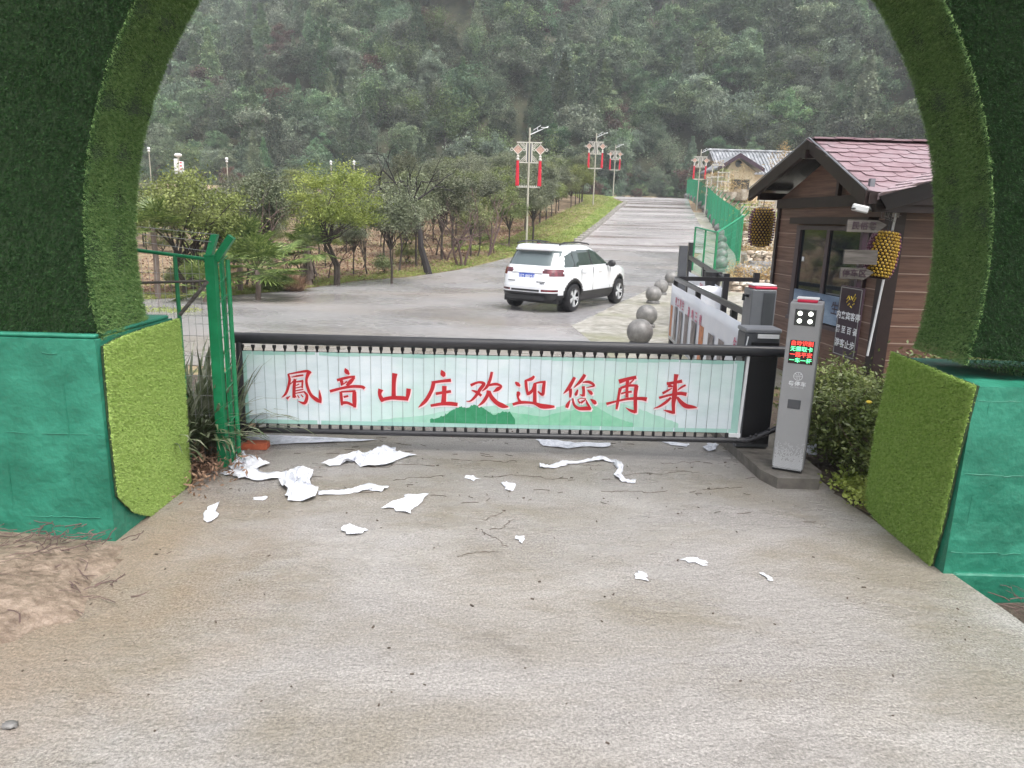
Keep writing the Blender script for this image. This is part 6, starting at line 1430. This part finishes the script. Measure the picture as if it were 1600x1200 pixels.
b = MB(); rn = np.random.default_rng(5); P = rn.normal(size=(900, 3)) * np.array([.16, .22, .05]) + np.array([-2.42, 5.15, .08]); V_, F_ = leaf_quads(P, .05, .3, .3, rn); tag(mesh_np('dead_leaf_litter', V_, F_, M_['deadleaf']), 'brown dead leaves under the strappy plant', 'leaf litter', kind='stuff')
# grass and weeds along the orchard edge and verge, leaf litter inside
def field(name, n, fn, size, m_, label, seed, up=.2, zr2=.06, aspect=.3):
    rn = np.random.default_rng(seed); P = []
    while len(P) < n:
        q = fn(rn)
        if q: P.append((q[0], q[1], h(q[1]) + .03 + abs(rn.normal()) * zr2))
    V_, F_ = leaf_quads(np.array(P), size, up, aspect, rn); return tag(mesh_np(name, V_, F_, M_[m_]), label, 'ground cover', kind='stuff')
def f_edge(rn):
    y = 15.2 + rn.uniform() ** 1.3 * 22; return (edge_x(max(y, 15.4)) - abs(rn.normal()) * .9 - .02 if y > 16 else rn.uniform(-14, -7), y)
field('edge_grass', 26000, f_edge, .07, 'grass', 'short yellow green grass along the orchard edge', 1, up=.0, zr2=.03)
field('verge_grass', 30000, lambda rn: (lambda y: (kerb_x(y) - .3 - rn.uniform(0, 3.6), y))(34.5 + rn.uniform() ** 1.4 * 55), .12, 'grass', 'bright green grass on the verge of the upper road', 2, up=.0, zr2=.06)
field('orchard_litter', 30000, lambda rn: (lambda y: (edge_x(y) - abs(rn.normal()) * 7 - .1, y))(17 + rn.uniform() * 40), .1, 'deadleaf', 'brown fallen leaves under the orchard trees', 3, up=.9, zr2=.015, aspect=.6)
field('orchard_weeds', 9000, lambda rn: (lambda y: (edge_x(y) - abs(rn.normal()) * 6 - .1, y) if math.sin(y * 1.3) + math.sin(edge_x(y) * 2 + y) > .5 else None)(17 + rn.uniform() * 40), .09, 'grass', 'patches of green weeds under the orchard trees', 4, up=.1, zr2=.04)
# right hand shrubs between kiosk and right block
def shrub(x, y, rad, hgt, seed, label, n=9000, m_='leafD', ls=.045):
    rn = np.random.default_rng(seed); root = empty('shrub', (x, y, .05), 0, label, 'shrub', 'shrubs between the kiosk and the right arch block'); P, CC = crown_pts(n, rad, hgt * .5, 70, .09, rn, hgt / rad * .52, .5, .9); P[:, 2] = np.maximum(P[:, 2], .02)
    V_, F_ = leaf_quads(P, ls, .5, .4, rn); mesh_np('foliage', V_, F_, M_[m_], root)
    b = MB(); branches(b, (0, 0, 0), [tuple(c_) for c_ in CC[rn.choice(len(CC), 26)]], .014, rn, 4, .3)
    for k in range(30):
        c_ = Vector(CC[rn.integers(0, len(CC))]); b.tube([c_ * .5, c_ * .9 + Vector(rn.normal(size=3)) * .05, c_ * 1.15 + Vector(rn.normal(size=3)) * .08], [.006, .004, .002], 4, cap=False)
    b.build('twigs', M_['twig'], root, fix=False); return root
shrub(2.9, 5.75, .34, .68, 1, 'dense shrub directly right of the silver kiosk'); shrub(3.1, 6.5, .48, .74, 2, 'taller shrub behind, below the purple notice board'); shrub(3.3, 5.35, .45, .82, 3, 'bright leaved shrub touching the right turf panel', m_='leafB'); shrub(3.7, 6.2, .5, .82, 4, 'shrub against the front wall of the booth'); shrub(2.95, 5.25, .24, .5, 5, 'low shrub in front of the taller ones at the driveway edge', 4000)
shrub(3.55, 7.0, .4, .5, 7, 'shrub at the corner of the booth'); shrub(4.4, 6.4, .55, .95, 8, 'shrub behind the right arch block', 6000)
rn = np.random.default_rng(6); P = np.stack([rn.normal(size=2600) * .09 + 2.72, rn.uniform(4.82, 5.4, 2600), np.abs(rn.normal(size=2600)) * .05 + .05], 1); V_, F_ = leaf_quads(P, .03, .5, .7, rn); tag(mesh_np('creeping_weeds', V_, F_, M_['leafB']), 'bright green low weeds at the foot of the right turf panel', 'weeds', kind='stuff')
b = MB(); b.sphere((0, 0, 0), .022, 10, 6, (1, 1, .5)); o = b.build('flower', M_['yellow'], smooth=True); q = AT(1358, 628, 5.0); o.location = q; tag(o, 'single yellow blossom on the bright shrub', 'flower')

# ============================================================ HILLSIDE WOOD
def proto(name, seed, hgt, rad, n, ls, m_, kind):
    rn = np.random.default_rng(seed)
    if kind == 'round': P, CC = crown_pts(n, rad, hgt * .58, 24, rad * .15, rn, hgt / rad * .42, .5, .8)
    elif kind == 'cone':
        t = rn.uniform(0, 1, n) ** .8; a = rn.uniform(0, 6.28, n); lay = np.floor(t * 9) / 9; r_ = rad * (1 - lay) * (.5 + .5 * rn.uniform(0, 1, n)) * (1 + .25 * np.sin(a * 5 + lay * 20)); P = np.stack([r_ * np.cos(a), r_ * np.sin(a), hgt * (.15 + .85 * t) - r_ * .25], 1)
    else:   # feathery, drooping plumes
        c = 12; D = rn.normal(size=(c, 3)); D[:, 2] = np.abs(D[:, 2]) + .6; D /= np.linalg.norm(D, axis=1)[:, None]; i_ = rn.integers(0, c, n); f = rn.uniform(.25, 1, n)[:, None]; P = D[i_] * f * hgt * np.array([.75, .75, 1]); P[:, 2] -= (f[:, 0] ** 3) * hgt * .12; P += rn.normal(size=(n, 3)) * (.09 * hgt) * f
    V_, F_ = leaf_quads(P, ls, .35, .55, rn); o = mesh_np(name, V_, F_, M_[m_]); return o
PR = [proto('wood_tree', 1, 8.5, 2.7, 6500, .25, 'forest', 'round'), proto('wood_tree', 2, 10, 2.3, 6500, .24, 'forest', 'cone'), proto('wood_tree', 3, 7, 3.2, 7000, .25, 'forest', 'round'), proto('wood_tree', 4, 8.5, 3, 6000, .25, 'forest', 'plume'),
      proto('wood_tree', 5, 7, 2.5, 5000, .24, 'forestred', 'round'), proto('wood_tree', 6, 9.5, 2.1, 6000, .24, 'forest', 'round'), proto('wood_tree', 7, 7.5, 2.8, 5500, .26, 'forestpale', 'plume')]
rn = np.random.default_rng(77); Pw = []; K = []; S_ = []
for (ya, yb, step) in ((52, 130, 3.3), (130, 215, 3.9), (215, 300, 6.0)):
    y = ya
    while y < yb:
        x = -.68 * y - 10
        while x < .72 * y + 12:
            xx, yy = x + rn.normal() * step * .45, y + rn.normal() * step * .6; x += step
            y0 = max(52, 99 - 0.75 * max(0, xx - 24) + 0.12 * max(0, -xx - 40))
            if yy < y0 - 1.0: continue
            Pw.append((xx, yy, hill(xx, yy) - .6)); m_ = .5 * math.sin(xx * .05 + yy * .031) + .5 * math.sin(xx * .023 - yy * .06 + 2)
            pr = np.array([3, 1.5 + 2 * (m_ > 0), 2.5, 1.6, .55 + .5 * (m_ < -.3), 2, .45]); K.append(rn.choice(7, p=pr / pr.sum())); s_ = rn.uniform(.55, 1.3) * (.75 if yy < y0 + 8 else 1) * (1.35 if yy > 215 else 1); S_.append(s_)
        y += step
# undergrowth at the foot of the slope
for k in range(420):
    xx = rn.uniform(-75, 75); y0 = max(52, 99 - 0.75 * max(0, xx - 24) + 0.12 * max(0, -xx - 40)); yy = y0 + rn.uniform(-2.5, 6)
    if 12 < xx < 26 and yy < 95: continue
    Pw.append((xx, yy, hill(xx, yy) - .5)); K.append(int(rn.choice([0, 2, 2, 4, 3]))); S_.append(rn.uniform(.25, .5))
print('wood', len(Pw))
me = bpy.data.meshes.new('hillside_wood'); me.vertices.add(len(Pw)); me.vertices.foreach_set('co', np.array(Pw, dtype=np.float32).ravel())
for nm, tp, dat in (('kind_i', 'INT', np.array(K, dtype=np.int32)), ('scl', 'FLOAT', np.array(S_, dtype=np.float32)), ('rot', 'FLOAT', rn.uniform(0, 6.28, len(Pw)).astype(np.float32))):
    a = me.attributes.new(nm, tp, 'POINT'); a.data.foreach_set('value', dat)
wood = bpy.data.objects.new('hillside_wood', me); COL.objects.link(wood); tag(wood, 'dense mixed wood of grey green trees covering the steep hillside', 'wood', kind='stuff')
ng = bpy.data.node_groups.new('wood_instances', 'GeometryNodeTree'); ng.interface.new_socket('Geometry', in_out='INPUT', socket_type='NodeSocketGeometry'); ng.interface.new_socket('Geometry', in_out='OUTPUT', socket_type='NodeSocketGeometry')
N_ = ng.nodes; L_ = ng.links; gi = N_.new('NodeGroupInput'); go2 = N_.new('NodeGroupOutput'); iop = N_.new('GeometryNodeInstanceOnPoints'); jn = N_.new('GeometryNodeJoinGeometry')
for o in reversed(PR):
    oi = N_.new('GeometryNodeObjectInfo'); oi.inputs[0].default_value = o; oi.inputs['As Instance'].default_value = True; L_.new(oi.outputs['Geometry'], jn.inputs[0]); COL.objects.unlink(o)
def attr(nm, tp): a = N_.new('GeometryNodeInputNamedAttribute'); a.data_type = tp; a.inputs[0].default_value = nm; return a.outputs[0]
cx_ = N_.new('ShaderNodeCombineXYZ'); L_.new(attr('rot', 'FLOAT'), cx_.inputs[2])
mp2 = N_.new('GeometryNodeMeshToPoints'); L_.new(gi.outputs[0], mp2.inputs[0]); L_.new(mp2.outputs[0], iop.inputs['Points']); L_.new(jn.outputs[0], iop.inputs['Instance']); iop.inputs['Pick Instance'].default_value = True
L_.new(attr('kind_i', 'INT'), iop.inputs['Instance Index']); L_.new(cx_.outputs[0], iop.inputs['Rotation']); L_.new(attr('scl', 'FLOAT'), iop.inputs['Scale']); L_.new(iop.outputs[0], go2.inputs[0])
md = wood.modifiers.new('instances', 'NODES'); md.node_group = ng
# trees one can tell apart on the slope
def slope_tree(px, py, Y, key, s, label):
    x = (px - 800) / 1110 * Y; root = empty('hillside_tree', (x, Y, hill(x, Y) - .3), rg.uniform(0, 6), label, 'tree', 'single trees standing out on the hillside')
    c = bpy.data.objects.new('crown', PR[key].data); COL.objects.link(c); c.parent = root; c.scale = (s,) * 3
    b = MB(); b.tube([(0, 0, -1), (0, 0, 3.5 * s)], [.18 * s, .1 * s], 6); b.build('trunk', M_['bark'], root)
slope_tree(690, 200, 108, 6, 1.25, 'pale feathery tree low on the slope, left of the nearest street lamp'); slope_tree(645, 225, 112, 6, .9, 'smaller pale feathery tree left of the larger one'); slope_tree(752, 240, 104, 6, .95, 'pale plumed tree just left of the nearest lamp head')
slope_tree(1065, 120, 122, 6, 1.3, 'bright pale green tree on the slope above the end of the road'); slope_tree(1305, 110, 100, 1, 1.4, 'tall pointed pale tree on the slope above the booth roof'); slope_tree(1170, 110, 118, 1, 1.5, 'broad dark pointed tree on the slope above the house')
slope_tree(1062, 250, 97, 4, .8, 'brown leaved tree at the foot of the slope by the end of the road'); slope_tree(1085, 280, 88, 3, .5, 'bushy green plant behind the far end of the green fence')

# ============================================================ HAZE
b = MB(); b.box((5, 150, 58), (460, 420, 124)); hz_ = b.build('haze', None)
hm_ = bpy.data.materials.new('haze'); hm_.use_nodes = True; n = hm_.node_tree; n.nodes.clear(); pv = n.nodes.new('ShaderNodeVolumePrincipled'); pv.inputs['Color'].default_value = (.88, .93, 1.0, 1); pv.inputs['Density'].default_value = .0008; pv.inputs['Anisotropy'].default_value = .2
mo_ = n.nodes.new('ShaderNodeOutputMaterial'); n.links.new(pv.outputs[0], mo_.inputs['Volume']); hz_.data.materials.append(hm_); tag(hz_, 'thin drizzle haze filling the valley', 'haze', kind='stuff'); hm_.cycles.homogeneous_volume = True
